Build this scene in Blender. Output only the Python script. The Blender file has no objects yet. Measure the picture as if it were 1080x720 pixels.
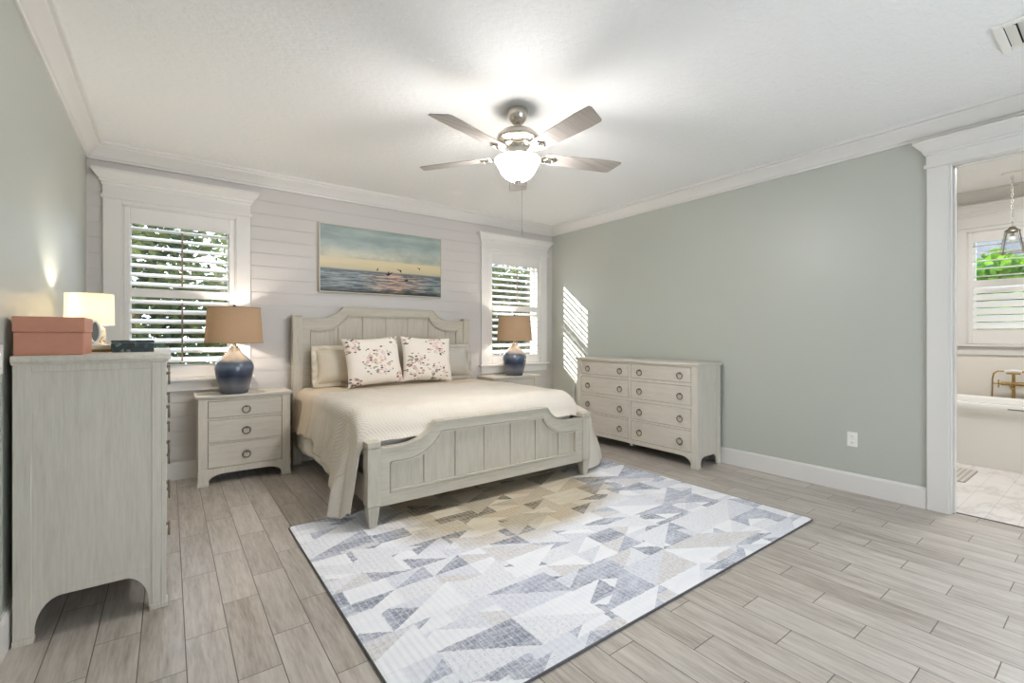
import bpy, bmesh, math, random
from mathutils import Vector, Matrix, noise

random.seed(7)
S = bpy.context.scene
COL = S.collection
PI = math.pi

# ------------------------------------------------------------------ camera, light, exposure
cam_d = bpy.data.cameras.new('camera')
cam = bpy.data.objects.new('camera', cam_d); COL.objects.link(cam)
cam_d.sensor_fit = 'HORIZONTAL'; cam_d.sensor_width = 36; cam_d.lens = 488/1080*36
cam_d.shift_y = -6/1080; cam_d.clip_start = 0.02
cam.location = (0, 0, 1.23)
cam.rotation_euler = (PI/2, 0, -math.atan(362/488))
S.camera = cam
S.view_settings.view_transform = 'Standard'
S.view_settings.look = 'None'
S.view_settings.exposure = 1.14
S.view_settings.gamma = 1
S.view_settings.use_curve_mapping = False
S.cycles.use_denoising = True
S.cycles.max_bounces = 10
S.cycles.diffuse_bounces = 6
S.cycles.transparent_max_bounces = 16
S.cycles.caustics_reflective = False
S.cycles.caustics_refractive = False

W = bpy.data.worlds.new('sky'); S.world = W; W.use_nodes = True
bg = W.node_tree.nodes['Background']
bg.inputs['Color'].default_value = (0.79, 0.89, 1.0, 1)
bg.inputs['Strength'].default_value = 2.7

def light(name, kind, loc, energy, color=(1, 1, 1), parent=None, **kw):
    d = bpy.data.lights.new(name, kind); d.energy = energy; d.color = color
    for k, v in kw.items(): setattr(d, k, v)
    o = bpy.data.objects.new(name, d); COL.objects.link(o); o.location = loc
    if parent: o.parent = parent
    return o
sun = light('sun', 'SUN', (-6, 9, 6), 8.0, (1, 0.97, 0.93), angle=math.radians(1.0))
sun.rotation_euler = Vector((1.25, -1, -0.80)).to_track_quat('-Z', 'Y').to_euler()
# ------------------------------------------------------------------ materials
def lin(c):
    return tuple(((x/255)/12.92 if x/255 <= 0.04045 else ((x/255+0.055)/1.055)**2.4) for x in c)+(1,)

class NT:
    def __init__(s, name):
        s.m = bpy.data.materials.new(name); s.m.use_nodes = True
        s.t = s.m.node_tree; s.b = s.t.nodes['Principled BSDF']; s.out = s.t.nodes['Material Output']
    def n(s, kind, **kw):
        x = s.t.nodes.new(kind)
        for k, v in kw.items(): setattr(x, k, v)
        return x
    def l(s, a, b): s.t.links.new(a, b)
    def put(s, sock, v):
        if hasattr(v, 'is_linked') or isinstance(v, bpy.types.NodeSocket): s.l(v, sock)
        else: sock.default_value = v
    def math(s, op, a, b=0.0, c=None):
        x = s.n('ShaderNodeMath', operation=op); s.put(x.inputs[0], a); s.put(x.inputs[1], b)
        if c is not None: s.put(x.inputs[2], c)
        return x.outputs[0]
    def pos(s, kind='Object'): return s.n('ShaderNodeTexCoord').outputs[kind]
    def scale(s, v, sc, off=(0, 0, 0), rot=(0, 0, 0)):
        x = s.n('ShaderNodeMapping'); s.l(v, x.inputs['Vector']); x.inputs['Scale'].default_value = sc
        x.inputs['Location'].default_value = off; x.inputs['Rotation'].default_value = rot; return x.outputs[0]
    def sep(s, v):
        x = s.n('ShaderNodeSeparateXYZ'); s.l(v, x.inputs[0]); return x.outputs
    def comb(s, a, b, c=0.0):
        x = s.n('ShaderNodeCombineXYZ'); s.put(x.inputs[0], a); s.put(x.inputs[1], b); s.put(x.inputs[2], c); return x.outputs[0]
    def noise(s, v, sc=5, det=3, rough=0.5, out='Fac'):
        x = s.n('ShaderNodeTexNoise'); s.l(v, x.inputs['Vector']); x.inputs['Scale'].default_value = sc
        x.inputs['Detail'].default_value = det; x.inputs['Roughness'].default_value = rough; return x.outputs[out]
    def white(s, v, out='Value'):
        x = s.n('ShaderNodeTexWhiteNoise', noise_dimensions='3D'); s.l(v, x.inputs['Vector']); return x.outputs[out]
    def ramp(s, f, stops, interp='LINEAR'):
        x = s.n('ShaderNodeValToRGB'); s.put(x.inputs[0], f); r = x.color_ramp; r.interpolation = interp
        while len(r.elements) < len(stops): r.elements.new(0.5)
        for e, (p, c) in zip(r.elements, stops): e.position = p; e.color = c if len(c) == 4 else lin(c)
        return x.outputs[0]
    def mix(s, f, a, b, mode='MIX'):
        x = s.n('ShaderNodeMix', data_type='RGBA', blend_type=mode)
        s.put(x.inputs[0], f); s.put(x.inputs[6], a); s.put(x.inputs[7], b); return x.outputs[2]
    def bump(s, h, strength=0.2, dist=0.01):
        x = s.n('ShaderNodeBump'); s.l(h, x.inputs['Height']); x.inputs['Strength'].default_value = strength
        x.inputs['Distance'].default_value = dist; s.l(x.outputs[0], s.b.inputs['Normal'])
    def col(s, v): s.put(s.b.inputs['Base Color'], v)
    def rough(s, v): s.put(s.b.inputs['Roughness'], v)

def paint(name, c, rough=0.5, var=0.04, sc=6, bump=0.0, bsc=200, spec=0.5, metal=0):
    m = NT(name); c = lin(c); d = tuple(x*(1-var*2) for x in c[:3])+(1,)
    p = m.pos(); m.col(m.mix(m.noise(p, sc, 4), c, d)); m.rough(rough)
    m.b.inputs['Specular IOR Level'].default_value = spec; m.b.inputs['Metallic'].default_value = metal
    if bump: m.bump(m.noise(p, bsc, 2), bump, 0.004)
    return m.m

def wood(name, sc, c1, c2, streak=0.55):
    """whitewashed oak: a pale base with fine grain running along the small axis of sc"""
    m = NT(name); p = m.pos()
    g = m.noise(m.scale(p, sc), 1.0, 6, 0.65); f = m.noise(m.scale(p, tuple(x*4 for x in sc)), 1.0, 3, 0.6)
    k = m.math('ADD', m.math('MULTIPLY', g, 0.6), m.math('MULTIPLY', f, 0.4))
    m.col(m.ramp(k, [(0.30, c2), (streak, c1), (0.8, tuple(min(255, x+8) for x in c1))]))
    m.rough(0.5); m.bump(k, 0.12, 0.003); return m.m

LIN1, LIN2 = (209, 202, 190), (196, 188, 175)
M = {}
M['wood_z'] = wood('whitewashed_oak_upright', (30, 30, 2.2), LIN1, LIN2)
M['wood_x'] = wood('whitewashed_oak_lengthwise', (2.2, 30, 30), LIN1, LIN2)
M['bed_z'] = wood('greige_oak_upright', (30, 30, 2.2), (190, 183, 168), (174, 166, 150))
M['bed_x'] = wood('greige_oak_lengthwise', (2.2, 30, 30), (190, 183, 168), (174, 166, 150))
M['green'] = paint('sage_wall_paint', (184, 187, 178), 0.40, 0.01, 2, 0.03, 300)
M['white'] = paint('white_trim_paint', (222, 219, 215), 0.35, 0.01)
M['shutter'] = paint('white_shutter_paint', (228, 224, 220), 0.3, 0.01)
M['ship'] = paint('white_shiplap_paint', (202, 197, 193), 0.5, 0.015, 3)
M['plate'] = paint('white_plastic', (240, 238, 232), 0.3, 0)
M['dark'] = paint('dark_gap_shade', (25, 22, 20), 0.8, 0)
M['slot'] = paint('grey_slot', (90, 85, 80), 0.6, 0)
M['backlit_rod'] = paint('backlit_rod_tone', (140, 120, 100), 0.5, 0)  # rod colour darkened to imitate its backlit look
M['nickel'] = paint('brushed_nickel', (205, 198, 188), 0.24, 0.03, 40, metal=1)
M['bronze'] = paint('antique_nickel_pull', (140, 132, 118), 0.38, 0.1, 60, metal=1)
M['brass'] = paint('aged_brass', (178, 146, 92), 0.28, 0.1, 40, metal=1)
M['blackmetal'] = paint('dark_bronze_metal', (52, 46, 40), 0.4, 0, metal=0.7)
M['acrylic'] = paint('white_acrylic', (240, 237, 232), 0.15, 0)
M['bathwall'] = paint('bath_wall', (232, 225, 215), 0.5, 0.01)
M['peach'] = paint('copper_peach_linen', (204, 142, 117), 0.45, 0.08, 30, 0.15, 300)
M['cream'] = paint('cream_lacquer', (238, 225, 200), 0.3, 0.05)
M['lawn'] = paint('lawn', (96, 120, 60), 0.9, 0.3, 3)
M['bark'] = paint('bark', (96, 80, 64), 0.9, 0.25, 20)
M['cord'] = paint('white_cord', (225, 222, 215), 0.5, 0)
M['skirt'] = paint('white_cotton', (226, 220, 210), 0.9, 0.02, 8, 0.15, 60)
M['rim'] = paint('shade_trim', (150, 122, 92), 0.8, 0)

def mat_ceiling():
    m = NT('knockdown_ceiling'); p = m.pos(); m.col(lin((243, 243, 242))); m.rough(0.9)
    h = m.ramp(m.noise(m.scale(p, (1, 1.6, 1)), 26, 3, 0.55), [(0.42, (0, 0, 0, 1)), (0.58, (1, 1, 1, 1))])
    m.bump(h, 0.35, 0.004); return m.m
M['ceiling'] = mat_ceiling()

def mat_floor():
    m = NT('wood_look_tile'); x, y, z = m.sep(m.pos())
    u = m.math('DIVIDE', m.math('SUBTRACT', x, 0.053), 0.1455); ci = m.math('FLOOR', u); fu = m.math('SUBTRACT', u, ci)
    v = m.math('DIVIDE', m.math('SUBTRACT', m.math('SUBTRACT', y, 2.287), m.math('MULTIPLY', ci, 0.205)), 0.585)
    ri = m.math('FLOOR', v); fv = m.math('SUBTRACT', v, ri)
    idv = m.comb(ci, ri); r1 = m.white(idv); off = m.white(idv, 'Color')
    eu = m.math('MULTIPLY', m.math('MINIMUM', fu, m.math('SUBTRACT', 1.0, fu)), 0.1455)
    ev = m.math('MULTIPLY', m.math('MINIMUM', fv, m.math('SUBTRACT', 1.0, fv)), 0.585)
    e = m.math('MINIMUM', eu, ev); grout = m.math('LESS_THAN', e, 0.0019)
    ad = m.n('ShaderNodeVectorMath', operation='MULTIPLY_ADD'); m.l(off, ad.inputs[0]); ad.inputs[1].default_value = (7, 7, 7)
    m.l(m.comb(m.math('MULTIPLY', x, 26), m.math('MULTIPLY', y, 2.6)), ad.inputs[2])
    g = m.noise(ad.outputs[0], 1.0, 6, 0.62)
    g2 = m.noise(m.comb(m.math('MULTIPLY', x, 90), m.math('MULTIPLY', y, 9), r1), 1.0, 3, 0.6)
    blot = m.noise(ad.outputs[0], 0.35, 3, 0.5)
    k = m.math('ADD', m.math('ADD', m.math('MULTIPLY', g, 0.46), m.math('MULTIPLY', g2, 0.32)), m.math('MULTIPLY', blot, 0.22))
    k = m.math('ADD', k, m.math('MULTIPLY', m.math('SUBTRACT', r1, 0.5), 0.10))
    c = m.ramp(k, [(0.28, (128, 116, 104)), (0.42, (164, 154, 144)), (0.55, (188, 180, 171)), (0.74, (210, 204, 196))])
    m.col(m.mix(grout, c, lin((104, 95, 86)))); m.rough(m.math('ADD', 0.27, m.math('MULTIPLY', g, 0.08)))
    h = m.math('ADD', m.math('MINIMUM', m.math('DIVIDE', e, 0.003), 1.0), m.math('MULTIPLY', g2, 0.45)); m.bump(h, 0.35, 0.002)
    return m.m
M['floor'] = mat_floor()

def mat_marble():
    m = NT('white_marble_tile'); p = m.pos()
    w = m.math('ABSOLUTE', m.math('SUBTRACT', m.noise(m.scale(p, (1.2, 2.2, 1), (0, 0, 0), (0, 0, 0.5)), 1.1, 6, 0.6), 0.5))
    c = m.ramp(w, [(0.0, (212, 206, 202)), (0.03, (228, 223, 219)), (0.12, (234, 229, 225))])
    br = m.n('ShaderNodeTexBrick'); m.l(p, br.inputs['Vector']); br.inputs['Scale'].default_value = 1.65; br.inputs['Mortar Size'].default_value = 0.004
    br.inputs['Color1'].default_value = br.inputs['Color2'].default_value = (1, 1, 1, 1); br.inputs['Mortar'].default_value = (0.82, 0.80, 0.78, 1)
    m.col(m.mix(1.0, c, br.outputs['Color'], 'MULTIPLY')); m.rough(0.2); return m.m
M['marble'] = mat_marble()

def mat_rug():
    """geometric patchwork: parallelograms halved by diagonals, each half a yarn colour of its own, heathered and worn"""
    m = NT('patchwork_rug'); x, y, z = m.sep(m.pos())
    warp = m.math('MULTIPLY', m.math('SUBTRACT', m.noise(m.pos(), 60, 2), 0.5), 0.018)
    xs = m.math('ADD', x, warp); ys = m.math('ADD', y, warp)
    def cells(sx, sy, k0):
        v = m.math('DIVIDE', ys, sy); rv = m.math('FLOOR', v); fv = m.math('SUBTRACT', v, rv)
        u = m.math('ADD', m.math('DIVIDE', xs, sx), m.white(m.comb(rv, k0, 9.1))); ru = m.math('FLOOR', u); fu = m.math('SUBTRACT', u, ru)
        flip = m.math('GREATER_THAN', m.white(m.comb(ru, rv, k0+1)), 0.5)
        fu2 = m.math('ADD', m.math('MULTIPLY', fu, m.math('SUBTRACT', 1.0, flip)), m.math('MULTIPLY', m.math('SUBTRACT', 1.0, fu), flip))
        half = m.math('GREATER_THAN', m.math('ADD', fu2, fv), 1.0)
        return m.white(m.comb(ru, rv, m.math('ADD', half, k0+2))), m.white(m.comb(ru, rv, m.math('ADD', half, k0+5)))
    t1, s1 = cells(0.36, 0.215, 1.0); t2, s2 = cells(0.21, 0.13, 21.0)
    sel = m.math('GREATER_THAN', s1, 0.55)
    t = m.math('ADD', m.math('MULTIPLY', t1, m.math('SUBTRACT', 1.0, sel)), m.math('MULTIPLY', t2, sel))
    cool = m.ramp(t, [(0.0, (240, 240, 242)), (0.25, (214, 216, 224)), (0.42, (230, 230, 233)), (0.62, (122, 127, 146)), (0.78, (210, 205, 202)), (0.88, (158, 163, 180))], 'CONSTANT')
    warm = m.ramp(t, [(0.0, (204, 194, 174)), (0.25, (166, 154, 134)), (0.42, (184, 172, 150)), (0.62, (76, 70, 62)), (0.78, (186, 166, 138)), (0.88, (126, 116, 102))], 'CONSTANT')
    # warm light tint painted into the middle towards the bed, cool tint around it
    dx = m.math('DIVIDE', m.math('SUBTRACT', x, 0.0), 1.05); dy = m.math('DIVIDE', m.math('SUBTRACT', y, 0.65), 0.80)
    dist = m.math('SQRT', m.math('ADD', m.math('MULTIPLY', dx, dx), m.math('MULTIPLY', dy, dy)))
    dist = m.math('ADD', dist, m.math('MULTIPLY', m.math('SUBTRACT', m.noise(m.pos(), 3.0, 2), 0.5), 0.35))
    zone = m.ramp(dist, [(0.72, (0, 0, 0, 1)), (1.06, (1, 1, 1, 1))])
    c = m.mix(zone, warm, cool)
    # heathering: fine broken weave in both directions, and worn streaks
    h1 = m.noise(m.comb(m.math('MULTIPLY', x, 150), m.math('MULTIPLY', y, 45)), 1.0, 2, 0.7)
    h3 = m.noise(m.comb(m.math('MULTIPLY', x, 45), m.math('MULTIPLY', y, 150), 4.0), 1.0, 2, 0.7)
    h2 = m.noise(m.comb(m.math('MULTIPLY', x, 12), m.math('MULTIPLY', y, 50)), 1.0, 4, 0.7)
    hh = m.math('ADD', m.math('MULTIPLY', m.math('MAXIMUM', h1, h3), 0.6), m.math('MULTIPLY', h2, 0.4))
    hd = m.ramp(hh, [(0.46, (0, 0, 0, 1)), (0.62, (1, 1, 1, 1))])
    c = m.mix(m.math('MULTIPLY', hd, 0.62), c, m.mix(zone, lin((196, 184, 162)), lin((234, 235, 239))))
    fade = m.ramp(m.noise(m.scale(m.pos(), (1.5, 6, 1)), 2.5, 4, 0.65), [(0.42, (0, 0, 0, 1)), (0.68, (1, 1, 1, 1))])
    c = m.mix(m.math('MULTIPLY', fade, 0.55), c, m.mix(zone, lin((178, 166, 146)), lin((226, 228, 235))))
    sp = m.math('MULTIPLY', m.math('LESS_THAN', m.math('MINIMUM', h1, h3), 0.385), m.math('GREATER_THAN', t, 0.35))
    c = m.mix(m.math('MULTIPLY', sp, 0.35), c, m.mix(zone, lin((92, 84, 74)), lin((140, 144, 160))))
    rib = m.math('SINE', m.math('MULTIPLY', x, 2*PI/0.030))
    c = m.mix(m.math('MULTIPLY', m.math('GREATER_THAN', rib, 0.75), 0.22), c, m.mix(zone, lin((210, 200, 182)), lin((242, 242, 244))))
    m.col(c); m.rough(0.95); m.b.inputs['Specular IOR Level'].default_value = 0.1
    m.bump(m.math('ADD', rib, h1), 0.25, 0.003); return m.m
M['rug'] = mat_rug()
M['binding'] = paint('grey_rug_binding', (92, 90, 92), 0.9, 0.05, 60)

def mat_art():
    m = NT('seascape_painting'); x, y, z = m.sep(m.pos())
    u = m.math('DIVIDE', x, 1.346); v = m.math('DIVIDE', z, 0.68)       # u -.5...5, v 0..1
    wob = m.math('MULTIPLY', m.math('SUBTRACT', m.noise(m.comb(m.math('MULTIPLY', u, 3), 0.0, m.math('MULTIPLY', v, 9)), 1.0, 4), 0.5), 0.14)
    sky = m.ramp(m.math('ADD', v, wob), [(0.30, (92, 104, 112)), (0.36, (192, 180, 150)), (0.46, (214, 198, 156)), (0.58, (200, 198, 178)), (0.72, (172, 182, 176)), (0.84, (146, 160, 156)), (0.93, (166, 178, 172)), (1.0, (140, 154, 150))])
    cl = m.ramp(m.noise(m.comb(m.math('MULTIPLY', u, 3.2), 0.0, m.math('MULTIPLY', v, 4.5)), 1.0, 5, 0.6), [(0.42, (0, 0, 0, 1)), (0.66, (1, 1, 1, 1))])
    sky = m.mix(m.math('MULTIPLY', cl, m.math('MULTIPLY', m.math('GREATER_THAN', v, 0.52), 0.65)), sky, lin((122, 138, 134)))
    wv = m.noise(m.comb(m.math('MULTIPLY', u, 7), 1.0, m.math('MULTIPLY', v, 42)), 1.0, 5, 0.65)
    glow = m.math('MAXIMUM', m.math('SUBTRACT', 1.0, m.math('MULTIPLY', m.math('ABSOLUTE', m.math('SUBTRACT', u, 0.10)), 3.2)), 0.0)
    seaL = m.mix(glow, lin((150, 160, 158)), lin((226, 184, 158)))
    sea = m.mix(m.ramp(wv, [(0.40, (0, 0, 0, 1)), (0.62, (1, 1, 1, 1))]), lin((62, 76, 84)), seaL)
    dk = m.ramp(m.math('ADD', v, m.math('MULTIPLY', m.math('SUBTRACT', wv, 0.5), 0.2)), [(0.02, (1, 1, 1, 1)), (0.10, (0, 0, 0, 1))])
    sea = m.mix(dk, sea, lin((28, 36, 38)))
    hz = m.ramp(m.math('ABSOLUTE', m.math('SUBTRACT', v, 0.33)), [(0.0, (1, 1, 1, 1)), (0.03, (0, 0, 0, 1))])
    c = m.mix(m.math('GREATER_THAN', v, 0.335), sea, sky); c = m.mix(m.math('MULTIPLY', hz, 0.8), c, lin((66, 80, 92)))
    m.col(c); m.rough(0.45); m.bump(wv, 0.1, 0.002); return m.m
M['art'] = mat_art()

def mat_glaze():
    m = NT('blue_reactive_glaze'); x, y, z = m.sep(m.pos()); n = m.noise(m.scale(m.pos(), (7, 7, 3)), 1.0, 4)
    k = m.math('ADD', z, m.math('MULTIPLY', m.math('SUBTRACT', n, 0.5), 0.05))
    c = m.ramp(m.math('MULTIPLY', k, 2.5), [(0.0, (66, 72, 84)), (0.18, (110, 112, 120)), (0.30, (78, 84, 98)), (0.38, (44, 54, 78)), (0.48, (58, 70, 94)), (0.58, (98, 112, 132)), (0.66, (78, 90, 110)), (0.72, (136, 130, 122)), (1.0, (150, 142, 132))])
    m.col(c); m.rough(0.12); m.b.inputs['Coat Weight'].default_value = 0.6; m.b.inputs['Coat Roughness'].default_value = 0.05; return m.m
M['glaze'] = mat_glaze()

def mat_shade(name, c, tr, glow=0.0):
    m = NT(name); p = m.pos()
    n = m.noise(m.scale(p, (60, 60, 160)), 1.0, 2); col = m.mix(m.math('MULTIPLY', n, 0.25), lin(c), lin(tuple(x*0.82 for x in c)))
    d = m.n('ShaderNodeBsdfDiffuse'); t = m.n('ShaderNodeBsdfTranslucent'); mx = m.n('ShaderNodeMixShader')
    m.l(col, d.inputs[0]); m.l(col, t.inputs[0]); mx.inputs[0].default_value = tr
    m.l(d.outputs[0], mx.inputs[1]); m.l(t.outputs[0], mx.inputs[2]); m.l(mx.outputs[0], m.out.inputs[0]); return m.m
M['tan_shade'] = mat_shade('tan_linen_shade', (190, 168, 142), 0.24)
M['white_shade'] = mat_shade('white_linen_shade', (244, 234, 214), 0.55)

def mat_glass(name, gl=0.06, tint=(1, 1, 1, 1)):
    m = NT(name); t = m.n('ShaderNodeBsdfTransparent'); g = m.n('ShaderNodeBsdfGlossy'); g.inputs['Roughness'].default_value = 0.02
    t.inputs[0].default_value = tint; mx = m.n('ShaderNodeMixShader'); mx.inputs[0].default_value = gl
    m.l(t.outputs[0], mx.inputs[1]); m.l(g.outputs[0], mx.inputs[2]); m.l(mx.outputs[0], m.out.inputs[0]); return m.m
M['glass'] = mat_glass('window_glass', 0.05)
M['lantern_glass'] = mat_glass('lantern_glass', 0.12, (0.95, 0.97, 0.98, 1))

def mat_emit(name, c, s):
    m = NT(name); m.col(lin(c)); m.b.inputs['Emission Color'].default_value = lin(c); m.b.inputs['Emission Strength'].default_value = s; m.rough(0.3); return m.m
M['bowl'] = mat_emit('lit_frosted_glass', (251, 249, 249), 56)
M['bowl_in'] = mat_emit('frosted_glass_inside', (255, 250, 242), 3)
M['bulb'] = mat_emit('lit_bulb', (255, 235, 200), 4.0)

def mat_blade():
    m = NT('greige_fan_blade'); p = m.pos(); g = m.noise(m.scale(p, (3, 40, 3)), 1.0, 4)
    m.col(m.ramp(g, [(0.3, (150, 142, 136)), (0.7, (176, 168, 160))])); m.rough(0.35); return m.m
M['blade'] = mat_blade()

def mat_quilt(name, c, sc=90, st=0.5, stitch=0.12, colour2=None):
    m = NT(name); x, y, z = m.sep(m.pos('UV'))
    a = m.math('SINE', m.math('MULTIPLY', m.math('ADD', x, y), sc)); b = m.math('SINE', m.math('MULTIPLY', m.math('SUBTRACT', x, y), sc))
    q = m.math('MAXIMUM', m.math('ABSOLUTE', a), m.math('MULTIPLY', m.math('ABSOLUTE', b), 0.8))
    n = m.noise(m.pos(), 3.5, 3); base = m.mix(n, lin(c), lin(colour2 or tuple(x*0.94 for x in c)))
    line = m.ramp(m.math('ABSOLUTE', a), [(0.0, (1, 1, 1, 1)), (0.45, (0, 0, 0, 1))])
    m.col(m.mix(m.math('MULTIPLY', line, stitch), base, lin(tuple(x*0.62 for x in c)))); m.rough(0.9)
    m.b.inputs['Specular IOR Level'].default_value = 0.15; m.bump(q, st, 0.006); return m.m
M['quilt'] = mat_quilt('cream_quilted_cotton', (222, 216, 207), 110, 0.4, 0.08, (214, 202, 185))
M['blanket'] = mat_quilt('beige_cotton', (219, 204, 184), 160, 0.2, 0.04)

def mat_stripe(name, c, c2):
    m = NT(name); x, y, z = m.sep(m.pos()); s = m.math('GREATER_THAN', m.math('SINE', m.math('MULTIPLY', x, 2*PI/0.012)), 0.3)
    m.col(m.mix(m.math('MULTIPLY', s, 0.5), lin(c), lin(c2))); m.rough(0.9); m.bump(m.noise(m.pos(), 6, 3), 0.3, 0.02); return m.m
M['sham_beige'] = mat_stripe('beige_ticking', (214, 203, 184), (196, 184, 164))
M['sham_grey'] = mat_stripe('grey_ticking', (192, 186, 176), (176, 170, 160))

def mat_floral(name, cents):
    m = NT(name); p = m.pos(); x, y, z = m.sep(p)
    wob = m.math('MULTIPLY', m.math('SUBTRACT', m.noise(p, 14, 3), 0.5), 0.16)
    dmin = None
    for cx, cz, r in cents:
        ax = m.math('DIVIDE', m.math('SUBTRACT', x, cx), r); az = m.math('DIVIDE', m.math('SUBTRACT', z, cz), r)
        d = m.math('SQRT', m.math('ADD', m.math('MULTIPLY', ax, ax), m.math('MULTIPLY', az, az)))
        dmin = d if dmin is None else m.math('MINIMUM', dmin, d)
    dm = m.math('ADD', dmin, m.math('MULTIPLY', wob, 3))
    vo = m.n('ShaderNodeTexVoronoi'); m.l(m.scale(m.comb(x, 0.0, z), (1, 1, 1)), vo.inputs['Vector']); vo.inputs['Scale'].default_value = 27
    cs = m.sep(vo.outputs['Color'])
    flower = m.ramp(cs[0], [(0.0, (230, 206, 198)), (0.25, (214, 180, 172)), (0.45, (238, 222, 210)), (0.66, (208, 196, 150)), (0.74, (222, 196, 184)), (0.92, (150, 150, 136))], 'CONSTANT')
    leaf = m.ramp(cs[0], [(0.0, (62, 64, 64)), (0.4, (88, 92, 84)), (0.75, (150, 150, 138))], 'CONSTANT')
    v2 = m.n('ShaderNodeTexVoronoi'); m.l(m.scale(m.comb(x, 0.0, z), (1, 1, 1.9), (0.3, 0, 0.2), (0, 0.7, 0)), v2.inputs['Vector']); v2.inputs['Scale'].default_value = 28
    leafm = m.math('MULTIPLY', m.math('LESS_THAN', v2.outputs['Distance'], 0.40), m.math('GREATER_THAN', m.sep(v2.outputs['Color'])[1], 0.35))
    leafm = m.math('MULTIPLY', leafm, m.math('MULTIPLY', m.math('GREATER_THAN', dm, 0.30), m.math('LESS_THAN', dm, 1.2)))
    flm = m.math('MULTIPLY', m.math('LESS_THAN', vo.outputs['Distance'], 0.56), m.math('LESS_THAN', dm, 0.95))
    inner = m.math('MULTIPLY', m.math('MULTIPLY', m.math('LESS_THAN', v2.outputs['Distance'], 0.24), m.math('GREATER_THAN', m.sep(v2.outputs['Color'])[0], 0.6)), m.math('LESS_THAN', dm, 0.8))
    c = m.mix(flm, lin((236, 226, 214)), flower); c = m.mix(leafm, c, leaf); c = m.mix(inner, c, lin((110, 92, 90)))
    m.col(c); m.rough(0.9); m.bump(m.noise(p, 5, 3), 0.3, 0.02); return m.m
M['floral_a'] = mat_floral('rose_print_cotton_one', [(0.02, -0.02, 0.13), (-0.21, 0.16, 0.08), (0.23, 0.18, 0.06), (-0.22, -0.2, 0.05), (0.22, -0.18, 0.05), (0.0, 0.25, 0.05)])
M['floral_b'] = mat_floral('rose_print_cotton_two', [(0.08, 0.13, 0.10), (-0.14, -0.08, 0.11), (0.10, -0.17, 0.10), (-0.24, 0.2, 0.06), (0.26, 0.0, 0.05)])

def mat_mosaic():
    m = NT('pearl_mosaic'); vo = m.n('ShaderNodeTexVoronoi'); m.l(m.pos(), vo.inputs['Vector']); vo.inputs['Scale'].default_value = 75
    r = m.sep(vo.outputs['Color'])[0]
    m.col(m.ramp(r, [(0, (236, 222, 196)), (0.4, (206, 176, 136)), (0.6, (244, 236, 222)), (0.85, (186, 150, 112))], 'CONSTANT')); m.rough(0.2); m.bump(vo.outputs['Distance'], 0.5, 0.004); return m.m
M['mosaic'] = mat_mosaic()
def mat_teal():
    m = NT('dark_teal_shell_inlay'); vo = m.n('ShaderNodeTexVoronoi'); m.l(m.pos(), vo.inputs['Vector']); vo.inputs['Scale'].default_value = 55
    r = m.sep(vo.outputs['Color'])[0]
    m.col(m.ramp(r, [(0, (26, 44, 46)), (0.45, (44, 70, 66)), (0.72, (18, 30, 32)), (0.86, (110, 130, 112))], 'CONSTANT')); m.rough(0.45); return m.m
M['teal'] = mat_teal()
def mat_leaf(name, a, b):
    m = NT(name); r = m.n('ShaderNodeObjectInfo'); n = m.noise(m.pos(), 2.5, 3)
    col = m.mix(m.ramp(n, [(0.4, (0, 0, 0, 1)), (0.6, (1, 1, 1, 1))]), lin(a), lin(b))
    d = m.n('ShaderNodeBsdfDiffuse'); t = m.n('ShaderNodeBsdfTranslucent'); mx = m.n('ShaderNodeMixShader'); mx.inputs[0].default_value = 0.45
    m.l(col, d.inputs[0]); m.l(col, t.inputs[0]); m.l(d.outputs[0], mx.inputs[1]); m.l(t.outputs[0], mx.inputs[2]); m.l(mx.outputs[0], m.out.inputs[0]); return m.m
M['leaf_dark'] = mat_leaf('green_leaves', (54, 72, 58), (104, 112, 66))
M['leaf_light'] = mat_leaf('bright_green_leaves', (70, 112, 30), (100, 132, 44))
def mat_mat():
    m = NT('striped_grey_mat'); x, y, z = m.sep(m.pos()); s = m.math('SINE', m.math('MULTIPLY', y, 2*PI/0.035))
    m.col(m.mix(m.math('GREATER_THAN', s, 0.0), lin((206, 200, 192)), lin((178, 172, 164)))); m.rough(0.95); m.bump(s, 0.4, 0.004); return m.m
M['bathmat'] = mat_mat()

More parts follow.
